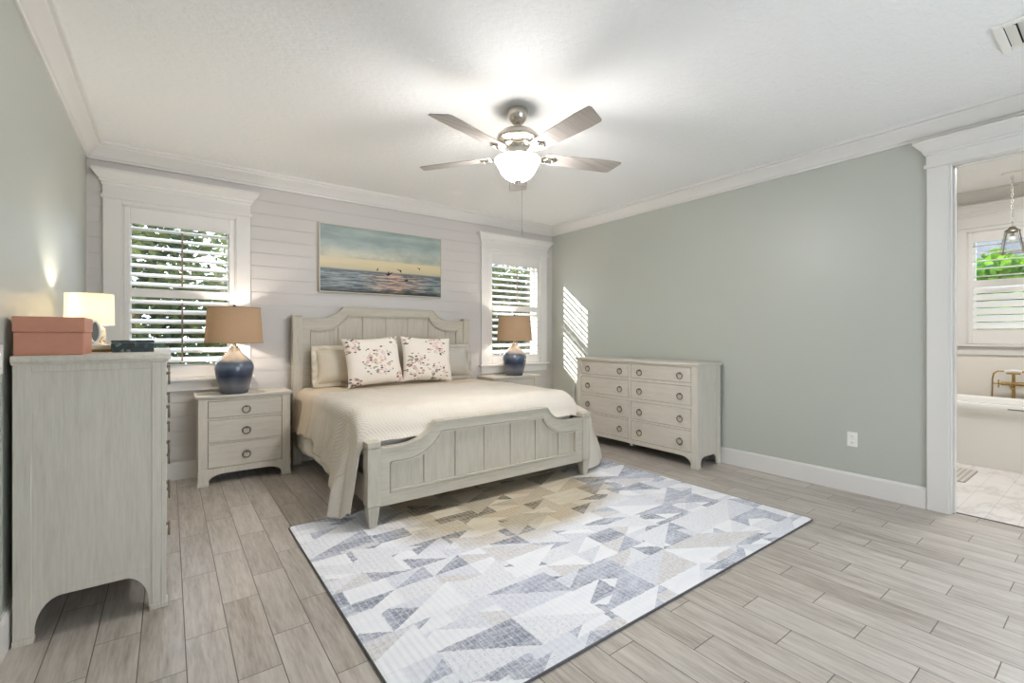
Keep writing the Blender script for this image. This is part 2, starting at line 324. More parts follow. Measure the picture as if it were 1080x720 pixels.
# ------------------------------------------------------------------ mesh helpers
class MB:
    def __init__(s): s.v = []; s.f = []; s.uv = {}
    def add(s, vs, fs):
        o = len(s.v); s.v += [tuple(x) for x in vs]; s.f += [tuple(i+o for i in f) for f in fs]; return s
    def box(s, x0, x1, y0, y1, z0, z1):
        return s.add([(x0,y0,z0),(x1,y0,z0),(x1,y1,z0),(x0,y1,z0),(x0,y0,z1),(x1,y0,z1),(x1,y1,z1),(x0,y1,z1)],
                     [(0,3,2,1),(4,5,6,7),(0,1,5,4),(1,2,6,5),(2,3,7,6),(3,0,4,7)])
    def frustum(s, a, b):      # a, b = (x0,x1,y0,y1,z)
        q = lambda r: [(r[0],r[2],r[4]),(r[1],r[2],r[4]),(r[1],r[3],r[4]),(r[0],r[3],r[4])]
        return s.add(q(a)+q(b), [(0,3,2,1),(4,5,6,7),(0,1,5,4),(1,2,6,5),(2,3,7,6),(3,0,4,7)])
    def prism(s, poly, axis, a, b):
        """polygon extruded along an axis; poly points are the two other coordinates in xyz order"""
        def P(p, t): return {'x': (t,p[0],p[1]), 'y': (p[0],t,p[1]), 'z': (p[0],p[1],t)}[axis]
        n = len(poly)
        return s.add([P(p, a) for p in poly]+[P(p, b) for p in poly],
                     [tuple(range(n))[::-1], tuple(range(n, 2*n))]+[(i,(i+1)%n,(i+1)%n+n,i+n) for i in range(n)])
    def strip(s, outer, inner, y0, y1):
        """a band between two open polylines (x,z), front at y0 and back at y1"""
        n = len(outer); vs = [(x,y0,z) for x,z in outer]+[(x,y0,z) for x,z in inner]+[(x,y1,z) for x,z in outer]+[(x,y1,z) for x,z in inner]
        fs = []
        for i in range(n-1):
            fs += [(i,i+1,n+i+1,n+i),(2*n+i,3*n+i,3*n+i+1,2*n+i+1),(i,2*n+i,2*n+i+1,i+1),(n+i,n+i+1,3*n+i+1,3*n+i)]
        fs += [(0,n,3*n,2*n),(n-1,3*n-1,4*n-1,2*n-1)]
        return s.add(vs, fs)
    def lathe(s, prof, c=(0,0,0), n=40, cap0=True, cap1=True):
        vs = []; fs = []
        for r, z in prof:
            vs += [(c[0]+r*math.cos(2*PI*k/n), c[1]+r*math.sin(2*PI*k/n), c[2]+z) for k in range(n)]
        for i in range(len(prof)-1):
            fs += [(i*n+k, i*n+(k+1)%n, (i+1)*n+(k+1)%n, (i+1)*n+k) for k in range(n)]
        if cap0: fs.append(tuple(range(n))[::-1])
        if cap1: fs.append(tuple((len(prof)-1)*n+k for k in range(n)))
        return s.add(vs, fs)
    def tube(s, pts, r, n=10, closed=False):
        P = [Vector(p) for p in pts]; N = len(P); vs = []; fs = []; up = None
        rs = r if isinstance(r, (list, tuple)) else [r]*N
        for i, p in enumerate(P):
            d = (P[(i+1)%N]-P[i-1]) if closed or 0 < i < N-1 else (P[1]-P[0] if i == 0 else P[-1]-P[-2])
            d.normalize()
            if up is None: up = Vector((0,0,1)) if abs(d.z) < 0.9 else Vector((1,0,0))
            a = d.cross(up)
            if a.length < 1e-4: a = d.orthogonal()
            a.normalize(); b = a.cross(d); up = b
            vs += [p+rs[i]*(math.cos(2*PI*k/n)*a+math.sin(2*PI*k/n)*b) for k in range(n)]
        for i in range(N if closed else N-1):
            j = (i+1)%N; fs += [(i*n+k, i*n+(k+1)%n, j*n+(k+1)%n, j*n+k) for k in range(n)]
        if not closed: fs += [tuple(range(n))[::-1], tuple((N-1)*n+k for k in range(n))]
        return s.add(vs, fs)
    def ring(s, c, R, r, axis='y', n=24, m=8):
        pts = []
        for k in range(n):
            a, b = R*math.cos(2*PI*k/n), R*math.sin(2*PI*k/n)
            pts.append({'y': (c[0]+a,c[1],c[2]+b), 'z': (c[0]+a,c[1]+b,c[2]), 'x': (c[0],c[1]+a,c[2]+b)}[axis])
        return s.tube(pts, r, m, True)
    def ball(s, c, r, sc=(1,1,1), n=16, m=10):
        vs = [(c[0], c[1], c[2]-r*sc[2])]; fs = []
        for i in range(1, m):
            t = -PI/2+PI*i/m
            vs += [(c[0]+r*sc[0]*math.cos(t)*math.cos(2*PI*k/n), c[1]+r*sc[1]*math.cos(t)*math.sin(2*PI*k/n), c[2]+r*sc[2]*math.sin(t)) for k in range(n)]
        vs.append((c[0], c[1], c[2]+r*sc[2])); e = len(vs)-1
        fs += [(0, 1+(k+1)%n, 1+k) for k in range(n)]
        for i in range(m-2): fs += [(1+i*n+k, 1+i*n+(k+1)%n, 1+(i+1)*n+(k+1)%n, 1+(i+1)*n+k) for k in range(n)]
        fs += [(1+(m-2)*n+k, 1+(m-2)*n+(k+1)%n, e) for k in range(n)]
        return s.add(vs, fs)
    def grid(s, fn, nu, nv, uvfn=None):
        o = len(s.v); s.v += [tuple(fn(i/(nu-1), j/(nv-1))) for j in range(nv) for i in range(nu)]
        if uvfn:
            for j in range(nv):
                for i in range(nu): s.uv[o+j*nu+i] = uvfn(i/(nu-1), j/(nv-1))
        s.f += [(o+j*nu+i, o+j*nu+i+1, o+(j+1)*nu+i+1, o+(j+1)*nu+i) for j in range(nv-1) for i in range(nu-1)]
        return s
    def build(s, name, mat, parent=None, bevel=0.0, smooth=True, seg=1, angle=35):
        me = bpy.data.meshes.new(name); me.from_pydata(s.v, [], s.f)
        bm = bmesh.new(); bm.from_mesh(me); bmesh.ops.recalc_face_normals(bm, faces=bm.faces)
        if bevel:
            es = [e for e in bm.edges if len(e.link_faces) == 2 and e.calc_face_angle(0) > math.radians(40)]
            bmesh.ops.bevel(bm, geom=es, offset=bevel, segments=seg, affect='EDGES', profile=0.5, clamp_overlap=True)
        bm.to_mesh(me); bm.free()
        if s.uv:
            lay = me.uv_layers.new(name='UVMap')
            for lp in me.loops: lay.data[lp.index].uv = s.uv.get(lp.vertex_index, (0, 0))
        if smooth: me.shade_smooth(); me.set_sharp_from_angle(angle=math.radians(angle))
        me.materials.append(M[mat] if isinstance(mat, str) else mat)
        o = bpy.data.objects.new(name, me); COL.objects.link(o)
        if parent: o.parent = parent
        return o

def tag(o, label, cat, group=None, kind=None):
    if label: o['label'] = label
    if cat: o['category'] = cat
    if group: o['group'] = group
    if kind: o['kind'] = kind
    return o
def thing(name, label, cat, loc=(0,0,0), rotz=0, group=None):
    o = bpy.data.objects.new(name, None); COL.objects.link(o); o.empty_display_size = 0.1
    o.location = loc; o.rotation_euler = (0, 0, rotz); return tag(o, label, cat, group)
def struct(o, label=None): o['kind'] = 'structure'; o['label'] = label or o.name.replace('_', ' '); return o
def copy_tree(o, parent=None):
    c = o.copy(); COL.objects.link(c)
    if parent: c.parent = parent
    for ch in list(o.children): copy_tree(ch, c)
    return c

# ------------------------------------------------------------------ room shell
XL, XR, YB, YR, ZC = -0.52, 4.33, 4.89, -1.9, 2.75
struct(MB().box(XL-0.14, XR+0.06, YR-0.1, YB+0.16, -0.08, 0).build('floor', 'floor', smooth=False), 'grey-tan wood-look plank tile floor')
struct(MB().box(XL-0.14, XR+0.14, YR-0.1, YB+0.16, ZC, ZC+0.1).build('ceiling', 'ceiling', smooth=False), 'white knockdown textured ceiling')
struct(MB().box(XL-0.14, XL, YR-0.1, YB+0.16, 0, ZC).build('wall_left', 'green', smooth=False), 'sage green painted side wall')
# right wall with the bathroom opening
DY0, DY1, DZ = -0.05, 0.768, 2.42
struct(MB().box(XR, XR+0.12, DY1, YB+0.16, 0, ZC).box(XR, XR+0.12, YR-0.1, DY0, 0, ZC).box(XR, XR+0.12, DY0, DY1, DZ, ZC)
       .build('wall_right', 'green', smooth=False), 'sage green wall with the bathroom doorway')
# unseen rear wall; its wide opening is added to let in daylight
struct(MB().box(XL, XR, YR-0.1, YR, 2.1, ZC).box(XL, 1.0, YR-0.1, YR, 0, 2.1).box(3.3, XR, YR-0.1, YR, 0, 2.1)
       .build('wall_rear', 'green', smooth=False), 'unseen sage green wall with an opening added for fill daylight')

WIN = [(-0.305, 0.49, 0.87, 2.30), (3.245, 4.10, 0.87, 2.30)]       # hole x0, x1, z0, z1
def back_wall():
    b = MB(); xs = [XL-0.14, WIN[0][0], WIN[0][1], WIN[1][0], WIN[1][1], XR+0.14]
    for i in range(5):
        if i in (1, 3): b.box(xs[i], xs[i+1], YB+0.006, YB+0.16, 0, 0.87); b.box(xs[i], xs[i+1], YB+0.006, YB+0.16, 2.30, ZC)
        else: b.box(xs[i], xs[i+1], YB+0.006, YB+0.16, 0, ZC)
    z = 1.638-14*0.1227
    spans = [(XL, WIN[0][0]), (WIN[0][1], WIN[1][0]), (WIN[1][1], XR)]
    while z < ZC:
        z0, z1 = max(z+0.003, 0), min(z+0.1197, ZC)
        if z1 > z0:
            if z1 < 0.87 or z0 > 2.30: b.box(XL, XR, YB, YB+0.007, z0, z1)
            else:
                for a, c in spans: b.box(a, c, YB, YB+0.007, z0, z1)
        z += 0.1227
    return b.build('wall_back', 'ship', smooth=False)
struct(back_wall(), 'white horizontal shiplap wall behind the bed')

CROWN = [(0,-.127),(.012,-.127),(.016,-.112),(.026,-.106),(.034,-.090),(.056,-.060),(.078,-.036),(.082,-.022),(.100,-.020),(.104,-.004),(.104,0),(0,0)]
def crown(name, axis, wall, sgn, a, b, zc=ZC):
    # axis: the run; wall: the wall's coordinate; sgn: into the room
    return struct(MB().prism([(wall+sgn*d, zc+z) for d, z in CROWN], axis, a, b).build(name, 'white', angle=20), 'white crown moulding')
crown('trim_1', 'y', XL, 1, YR, YB); crown('trim_2', 'x', YB, -1, XL, XR); crown('trim_3', 'y', XR, -1, YR, YB)
def baseb(name, axis, wall, sgn, a, b):
    pr = [(wall, 0), (wall+sgn*.016, 0), (wall+sgn*.016, .135), (wall+sgn*.010, .15), (wall, .15)]
    return struct(MB().prism(pr, axis, a, b).build(name, 'white', angle=20), 'white baseboard')
baseb('baseboard_left', 'y', XL, 1, YR, YB); baseb('baseboard_back', 'x', YB, -1, XL, XR); baseb('baseboard_right', 'y', XR, -1, 0.885, YB)

def hood(b, x0, x1, z0, z1, t):
    """flat frieze with a stepped crown cap; front towards -y"""
    zc = z0+(z1-z0)*0.44
    b.box(x0, x1, -t, 0, z0, zc)
    h_ = z1-zc
    prof = [(0.0, zc), (.007, zc+.001), (.009, zc+h_*.16), (.017, zc+h_*.20), (.020, zc+h_*.36), (.028, zc+h_*.42), (.060, zc+h_*.80), (.064, zc+h_*.84), (.064, z1)]
    for (o0, a), (o1, c) in zip(prof, prof[1:]):
        if c > a: b.frustum((x0-o0, x1+o0, -t-o0, 0, a), (x0-o1, x1+o1, -t-o1, 0, c))
    b.box(x0-.012, x1+.012, -t-.012, 0, z0-.010, z0+.012)          # bead under the frieze

def make_window(name, loc, rotz, w, casing, zb, zt, hz, zones, tilt, shut_lower=None, wall_t=0.16, label=''):
    """w: opening width between casings; local y=0 is the wall face, +y goes outdoors, x is centred"""
    root = bpy.data.objects.new(name, None); COL.objects.link(root); root.location = loc; root.rotation_euler = (0, 0, rotz)
    struct(root, label); h = w/2; oc = h+casing
    b = MB(); b.box(-oc, -h, -.024, 0.0, zb, zt).box(h, oc, -.024, 0.0, zb, zt).box(-h, h, -.024, 0, zt-.045, zt)
    b.box(-h, -h+.012, -.016, .012, zb, zt-.045).box(h-.012, h, -.016, .012, zb, zt-.045).box(-h, h, -.016, .012, zt-.057, zt-.045)
    b.build('casing', 'white', root, 0.002)
    b = MB(); hood(b, -oc, oc, zt, hz, .028); b.build('window_head', 'white', root, angle=20)
    b = MB(); b.box(-oc-.03, oc+.03, -.055, 0.01, zb-.026, zb); b.box(-oc-.005, oc+.005, -.02, 0, zb-.115, zb-.026); b.build('sill', 'white', root, 0.004)
    b = MB()                                                          # reveal lining
    b.box(-h, -h+.012, .012, wall_t, zb, zt-.045).box(h-.012, h, .012, wall_t, zb, zt-.045).box(-h, h, .012, wall_t, zt-.06, zt-.045).box(-h, h, .012, wall_t, zb, zb+.015)
    b.build('jamb', 'white', root)
    b = MB(); s0, s1 = wall_t-.055, wall_t-.02                         # sash frame
    b.box(-h+.012, -h+.055, s0, s1, zb+.015, zt-.06).box(h-.055, h-.012, s0, s1, zb+.015, zt-.06)
    b.box(-h+.055, h-.055, s0, s1, zb+.015, zb+.07).box(-h+.055, h-.055, s0, s1, zt-.11, zt-.06); zm = (zb+zt)/2
    b.box(-h+.055, h-.055, s0, s1, zm-.02, zm+.02)
    sash = b.build('sash', 'white', root, 0.003)
    MB().box(-h+.055, h-.055, s0+.014, s0+.018, zb+.07, zm-.02).build('pane', 'glass', sash)
    MB().box(-h+.055, h-.055, s0+.014, s0+.018, zm+.02, zt-.11).build('pane', 'glass', sash)
    # shutter panel
    p = h-.013; op = zones['half']; y0, y1 = -.012, .016
    z0, za, zb2, z1 = zones['z']                                      # lower opening bottom/top, upper opening bottom/top
    b = MB(); b.box(-p, -op, y0, y1, zb+.003, zt-.058).box(op, p, y0, y1, zb+.003, zt-.058)
    b.box(-op, op, y0, y1, zb+.003, z0).box(-op, op, y0, y1, za, zb2).box(-op, op, y0, y1, z1, zt-.058)
    sh = b.build('shutter', 'shutter', root, 0.003)
    for (a, c, tl) in ((z0, za, shut_lower if shut_lower is not None else tilt), (zb2, z1, tilt)):
        n = max(1, round((c-a)/.0785)); pit = (c-a)/n
        for k in range(n):
            zc = a+pit*(k+.5); pr = []
            for q in range(14):
                e, d = .0445*math.cos(2*PI*q/14), .0055*math.sin(2*PI*q/14)
                pr.append((.002+e*math.cos(tl)-d*math.sin(tl), zc+e*math.sin(tl)+d*math.cos(tl)))
            MB().prism(pr, 'x', -op+.002, op-.002).build('louver', 'shutter', sh, angle=60)
        yy = -.002-.0445*math.cos(tl)
        MB().box(-.006, .006, yy-.012, yy-.002, a+.03, c-.045).build('tilt_rod', 'backlit_rod', sh, 0.002)
    return root
zn = lambda hf: dict(half=hf, z=(0.985, 1.552, 1.62, 2.148))
make_window('window_1', (0.0925, YB, 0), 0, 0.795, 0.115, 0.87, 2.335, 2.545, zn(0.347), math.radians(27), label='shuttered window beside the tall chest')
make_window('window_2', (3.675, YB, 0), 0, 0.855, 0.11, 0.87, 2.335, 2.52, zn(0.368), math.radians(25), label='shuttered window in the corner by the wide dresser')

# doorway casing to the bathroom (local x runs along -y of the world)
d1 = bpy.data.objects.new('door_1', None); COL.objects.link(d1); d1.location = (XR, (DY0+DY1)/2, 0); d1.rotation_euler = (0, 0, -PI/2)
struct(d1, 'white cased doorway to the bathroom'); hw = (DY1-DY0)/2
b = MB(); b.box(-hw-.115, -hw, -.022, 0, 0, DZ).box(hw, hw+.115, -.022, 0, 0, DZ); b.build('casing', 'white', d1, 0.003)
b = MB(); hood(b, -hw-.115, hw+.115, DZ, 2.595, .026); b.build('door_head', 'white', d1, angle=20)
b = MB(); b.box(-hw-.001, -hw+.012, -.012, .13, 0, DZ-.012).box(hw-.012, hw+.001, -.012, .13, 0, DZ-.012).box(-hw, hw, -.012, .13, DZ-.012, DZ+.001)
b.box(-hw+.012, -hw+.024, .045, .085, 0, DZ-.012).box(hw-.024, hw-.012, .045, .085, 0, DZ-.012).box(-hw+.012, hw-.012, .045, .085, DZ-.024, DZ-.012)
b.build('jamb', 'white', d1, 0.002)

# bathroom shell
BX, BZ = 7.0, 2.78; BY0, BY1 = -1.4, 2.1
struct(MB().box(XR+0.06, BX+.16, BY0, BY1, -0.08, 0).build('floor_bathroom', 'marble', smooth=False), 'white marble tile bathroom floor')
struct(MB().box(XR+.06, XR+.075, DY0, DY1, 0, .004).build('threshold', 'slot', smooth=False), 'dark metal threshold strip')
struct(MB().box(XR+.12, BX+.16, BY0, BY1, BZ, BZ+.08).build('ceiling_bathroom', 'ceiling', smooth=False), 'white bathroom ceiling')
struct(MB().box(XR+.12, BX+.16, BY1, BY1+.1, 0, BZ).build('wall_bathroom_side', 'bathwall', smooth=False), 'white bathroom side wall')
struct(MB().box(XR+.12, BX+.16, BY0-.1, BY0, 0, BZ).build('wall_bathroom_end', 'bathwall', smooth=False), 'white bathroom end wall')
BW = (0.14, 1.10, 1.12, 2.36)
b = MB(); b.box(BX, BX+.16, BY0, BW[0], 0, BZ).box(BX, BX+.16, BW[1], BY1, 0, BZ).box(BX, BX+.16, BW[0], BW[1], 0, BW[2]).box(BX, BX+.16, BW[0], BW[1], BW[3], BZ)
struct(b.build('wall_bathroom', 'bathwall', smooth=False), 'off-white bathroom wall behind the tub')
crown('trim_4', 'y', BX, -1, BY0, BY1, BZ); baseb('baseboard_bathroom', 'y', BX, -1, BY0, BY1)
make_window('window_3', (BX, 0.62, 0), -PI/2, 0.96, 0.115, 1.14, 2.40, 2.63, dict(half=0.432, z=(1.30, 1.755, 1.825, 2.235)), math.radians(0), math.radians(50), label='shuttered bathroom window above the tub')

# ------------------------------------------------------------------ case furniture
def arch(x0, x1, leg, hz, cx, flare=0.0):
    """underside of an apron with bracket feet, as (x, z) points from x0 to x1"""
    pts = [(x0-flare, 0), (x0+leg, 0), (x0+leg+.004, .022), (x0+leg, .03)]
    for k in range(9):
        t = PI/2*k/8; pts.append((x0+leg+cx*(1-math.cos(t)), .03+(hz-.03)*math.sin(t)))
    return pts+[(x0+x1-a, z) for a, z in reversed(pts)]

def pull(parent, x, y, z, R=.029):
    """ring pull on a round back plate; local front is -y"""
    b = MB()
    prof = [(.0, 0), (.0095, 0), (.009, .004), (.006, .006), (.005, .017), (.0, .018)]
    n = 16; vs = []; fs = []
    for r, d in prof: vs += [(x+r*math.cos(2*PI*k/n), y-d, z+R*.80+r*math.sin(2*PI*k/n)) for k in range(n)]
    for i in range(len(prof)-1): fs += [(i*n+k, i*n+(k+1)%n, (i+1)*n+(k+1)%n, (i+1)*n+k) for k in range(n)]
    b.add(vs, fs); b.ring((x, y-.012, z), R, .0046, 'y', 24, 8)
    return b.build('ring_pull', 'bronze', parent, angle=60)

def case_piece(name, label, cat, loc, rotz, Wd, D, H, stile, drawers, apron, leg, cx, top_t=.03, over=.018, group=None, centre_foot=False):
    t = thing(name, label, cat, loc, rotz, group); w, d = Wd/2, D/2; ht = H-top_t
    b = MB(); f = .018
    rows = sorted({(z0, z1) for _, _, z0, z1, _ in drawers})
    # front: two stiles, rails between the drawers, shaped apron
    b.box(-w, -w+stile, -d, -d+f, rows[0][0]-.003, ht).box(w-stile, w, -d, -d+f, rows[0][0]-.003, ht)
    zs = [rows[0][0]]+[z for r in rows for z in r][1:]
    b.box(-w+stile, w-stile, -d, -d+f, rows[-1][1]+.003, ht)
    for r0, r1 in zip(rows, rows[1:]): b.box(-w+stile, w-stile, -d, -d+f, r0[1]+.003, r1[0]-.003)
    cols = sorted({(x0, x1) for x0, x1, *_ in drawers})
    for c0, c1 in zip(cols, cols[1:]):
        for r0 in rows: b.box(c0[1]+.003, c1[0]-.003, -d, -d+f, r0[0]-.003, r0[1]+.003)
    ar = arch(-w, w, leg, apron, cx, .004)
    b.prism(ar+[(w, rows[0][0]-.003), (-w, rows[0][0]-.003)], 'y', -d, -d+f)
    # sides with stiles standing proud of a panel
    for s in (-1, 1):
        xa, xb = sorted((s*w, s*(w-.018))); xi, xj = sorted((s*(w-.004), s*(w-.018)))
        sa = arch(-d+.003, d, leg*.95, apron, min(cx, D*.17), 0)
        b.prism(sa+[(d, apron+.03), (-d+.003, apron+.03)], 'x', xi, xj)
        b.box(xi, xj, -d+.003, d-.001, apron+.03, ht)
        b.box(xa, xb, -d+f, -d+leg*.85, .024, ht).box(xa, xb, d-leg*.85, d, .024, ht).box(xa, xb, -d+leg*.85, d-leg*.85, ht-.03, ht)
        for y0, y1 in ((-d+.0205, -d+leg*.95), (d-leg*.95, d+.002)): b.box(min(s*(w+.006), s*(w-.02)), max(s*(w+.006), s*(w-.02)), y0, y1, 0, .024)
    b.box(-w+.018, w-.018, d-.014, d-.004, apron, ht)                 # back board
    for s in (-1, 1): b.box(min(s*(w+.006), s*(w-leg)), max(s*(w+.006), s*(w-leg)), -d-.006, -d+.02, 0, .024)
    if centre_foot: b.box(-.012, .012, -d+.02, -d+.044, apron-.03, apron)
    b.build('body', 'wood_z', t, .0015)
    MB().box(-w+.02, w-.02, -d+.034, -d+.044, apron, ht).build('drawer_gap_shade', 'dark', t)  # near-black sheet painted as the shade behind the drawer gaps
    tb = MB(); tb.box(-w-over, w+over, -d-over, d+.004, H-top_t*.72, H); tb.box(-w-over*.5, w+over*.5, -d-over*.5, d+.004, ht, H-top_t*.72)
    tb.build('top', 'wood_x', t, .003, seg=2)
    for x0, x1, z0, z1, pulls in drawers:
        dr = MB().box(x0, x1, -d+.001, -d+.03, z0, z1).build('drawer', 'wood_x', t, .0025)
        for px_ in pulls: pull(dr, px_, -d+.001, (z0+z1)/2-.012)
    return t

def nightstand(loc, label):
    dx = .273
    dr = [(-dx, dx, a, c, [0.0]) for a, c in ((.142, .333), (.350, .530), (.553, .686))]
    return case_piece('nightstand', label, 'nightstand', loc, 0, .685, .345, .737, .066, dr, .088, .072, .12, group='nightstands beside the bed')
nightstand((0.533, 4.692, 0), 'three-drawer whitewashed nightstand beside the bed, near the tall chest')
nightstand((3.43, 4.692, 0), 'whitewashed nightstand in the corner, mostly hidden behind the bed')

rw = ((.145, .340), (.365, .545), (.580, .757), (.793, .932)); dr = []
for z0, z1 in rw:
    dr += [(-.712, -.020, z0, z1, [-.60, -.13]), (.020, .712, z0, z1, [.13, .60])]
case_piece('dresser', 'wide eight-drawer whitewashed dresser with ring pulls against the green wall', 'dresser', (4.10, 3.178, 0), -PI/2, 1.555, .40, .975, .062, dr, .100, .065, .11, centre_foot=True)
dr = []
for zc, hh in ((1.03, .15), (.865, .155), (.69, .165), (.495, .19), (.29, .19)): dr.append((-.46, .46, zc-hh/2+.012, zc+hh/2-.002, [-.31, .33]))
case_piece('tall_chest', 'tall whitewashed chest of drawers seen from its side', 'chest of drawers', (-0.252, 3.152, 0), PI/2, 1.04, .485, 1.15, .062, dr, .165, .062, .10, top_t=.036)

# ------------------------------------------------------------------ bed
bed = thing('bed', 'greige wooden panel bed with arched headboard and footboard', 'bed', (0, 0, 0))
def scallop(x0, x1, zs, zt, xa, xb, n=14):
    """top line: low shoulders to xa, a hollow curve rising to xb, flat to the middle, mirrored"""
    pts = [(x0, zs), (xa, zs)]
    for k in range(1, n+1):
        t = k/n*PI/2.6; pts.append((xa+(xb-xa)*math.sin(t)/math.sin(PI/2.6), zs+(zt-zs)*(1-math.cos(t))/(1-math.cos(PI/2.6))))
    c = x0+x1
    return pts+[(c-a, z) for a, z in reversed(pts)]
def board_end(x0, x1, zb, zs, zt, xa, xb, fw, rail, y0, y1, grooves, parts):
    outer = scallop(x0, x1, zs, zt, xa, xb); inner = scallop(x0+fw*.8, x1-fw*.8, zs-fw, zt-fw*.72, xa+fw*.35, xb+fw*.45)
    b = MB(); b.strip(outer, inner, y0, y1)
    b.strip([(x0, zb), (x0, zs)], [(x0+fw*.8, zb), (x0+fw*.8, zs-fw)], y0, y1); b.strip([(x1-fw*.8, zb), (x1-fw*.8, zs-fw)], [(x1, zb), (x1, zs)], y0, y1)
    b.box(x0+fw*.8, x1-fw*.8, y0, y1, zb, zb+rail)
    # moulding bead at the inner edge of the frame and a lip along the top
    def inset(d):
        r = []
        for k, (a, z) in enumerate(inner):
            p, q = inner[max(0, k-1)], inner[min(len(inner)-1, k+1)]; tx, tz = q[0]-p[0], q[1]-p[1]; L = math.hypot(tx, tz) or 1
            r.append((a+tz/L*d, z-tx/L*d))
        r[0] = (inner[0][0]+d, inner[0][1]-d); r[-1] = (inner[-1][0]-d, inner[-1][1]-d)
        return r
    g0, g1 = .0035, .0155; b.strip(inset(g0), inset(g1), y0-.003, y0+.024)
    xi0, xi1 = x0+fw*.8, x1-fw*.8
    b.box(xi0+g0, xi0+g1, y0-.003, y0+.024, zb+rail+g0, zs-fw-g1-.001).box(xi1-g1, xi1-g0, y0-.003, y0+.024, zb+rail+g0, zs-fw-g1-.001)
    b.box(xi0+g1+.0005, xi1-g1-.0005, y0-.003, y0+.024, zb+rail+g0, zb+rail+g1)
    up = [(a, z+.010) for a, z in outer]; b.strip(up, outer, y0-.008, y1+.008)
    b.build(parts[0], 'bed_x', bed, angle=25)
    b = MB(); gx = [xi0]+grooves+[xi1]
    def ztop(x):
        for (a, za), (c, zc_) in zip(inner, inner[1:]):
            if a <= x <= c: return za if c == a else za+(zc_-za)*(x-a)/(c-a)
        return zs-fw
    for a, c in zip(gx, gx[1:]):
        n = 8; top = [(a+.0035+(c-a-.007)*k/n, ztop(a+.0035+(c-a-.007)*k/n)+.004) for k in range(n+1)]
        b.prism([(a+.0035, zb+rail-.004)]+top+[(c-.0035, zb+rail-.004)], 'y', y0+.020, y1-.004)
    b.prism([(xi0, zb+rail-.004)]+[(a, z) for a, z in inner]+[(xi1, zb+rail-.004)], 'y', y0+.029, y1-.008)
    b.build(parts[1], 'bed_z', bed, angle=25)
HX0, HX1, FX0, FX1, FY = 0.945, 2.895, 1.0, 2.985, 2.90
board_end(HX0+.08, HX1-.08, .30, 1.392, 1.512, 1.17, 1.42, .10, .12, 4.775, 4.825, [1.37, 1.62, 1.92-.05, 2.12, 2.37, 2.59][:6], ('headboard_frame', 'headboard_panel'))
board_end(FX0+.085, FX1-.085, .135, .500, .632, 1.22, 1.485, .085, .075, FY-.018, FY+.03, [1.40, 1.645, 1.89, 2.135, 2.385, 2.635], ('footboard_frame', 'footboard_panel'))
for x in (HX0, HX1-.08):
    b = MB(); b.box(x, x+.08, 4.76, 4.84, 0, 1.412); b.box(x-.006, x+.086, 4.754, 4.846, 1.412, 1.43); b.build('head_post', 'bed_z', bed, .003)
for x in (FX0, FX1-.085):
    b = MB(); b.box(x, x+.085, FY-.035, FY+.05, .148, .512); b.box(x+.004, x+.081, FY-.031, FY+.046, .512, .520); b.box(x-.002, x+.087, FY-.037, FY+.052, .520, .556)
    b.frustum((x+.017, x+.068, FY-.018, FY+.033, .011), (x+.004, x+.081, FY-.031, FY+.046, .142)); b.box(x+.006, x+.079, FY-.029, FY+.044, .142, .148)
    b.build('foot_post', 'bed_z', bed, .003)
for x in (1.005, 2.895): MB().box(x, x+.03, FY+.05, 4.76, .16, .34).build('side_rail', 'bed_x', bed, .004)
b = MB()
for k in range(8): b.box(1.035, 2.895, 3.1+k*.22, 3.18+k*.22, .20, .22)
b.build('slat', 'bed_x', bed)
bs = MB().box(1.04, 2.89, 3.0, 4.74, .222, .44).build('box_spring', 'skirt', bevel=.03, seg=3)
tag(bs, 'white box spring under the mattress of the bed', 'box spring')
mt = MB().box(1.0, 2.92, 3.02, 4.76, .442, .715).build('mattress', 'skirt', bevel=.05, seg=4)
tag(mt, 'thick white mattress on the wooden bed under the coverlet', 'mattress')

def fold(y, x=0.0, a=1.0, f=1.0): return noise.noise(Vector((y*f, x, a)))
# the skirt of the box spring, hanging outside the side rails
def skirt_fn(side):
    def fn(u, v):
        y = 3.12+1.60*u; z = .435-v*(.235+.018*math.sin(u*9)); w = .004*math.sin(y*26)*v+.008*fold(y, 2.0, side, 5)*v
        x = (.985-.022*v-w) if side < 0 else (2.945+.022*v+w); return (x, y, z)
    return fn
for sd, wh in ((-1, 'facing the tall chest'), (1, 'facing the wide dresser')):
    sk = MB().grid(skirt_fn(sd), 90, 10).build('bed_skirt', 'skirt', angle=180); sk.modifiers.new('thick', 'SOLIDIFY').thickness = .003
    tag(sk, 'white cotton bed skirt panel hanging below the coverlet, '+wh, 'bed skirt')

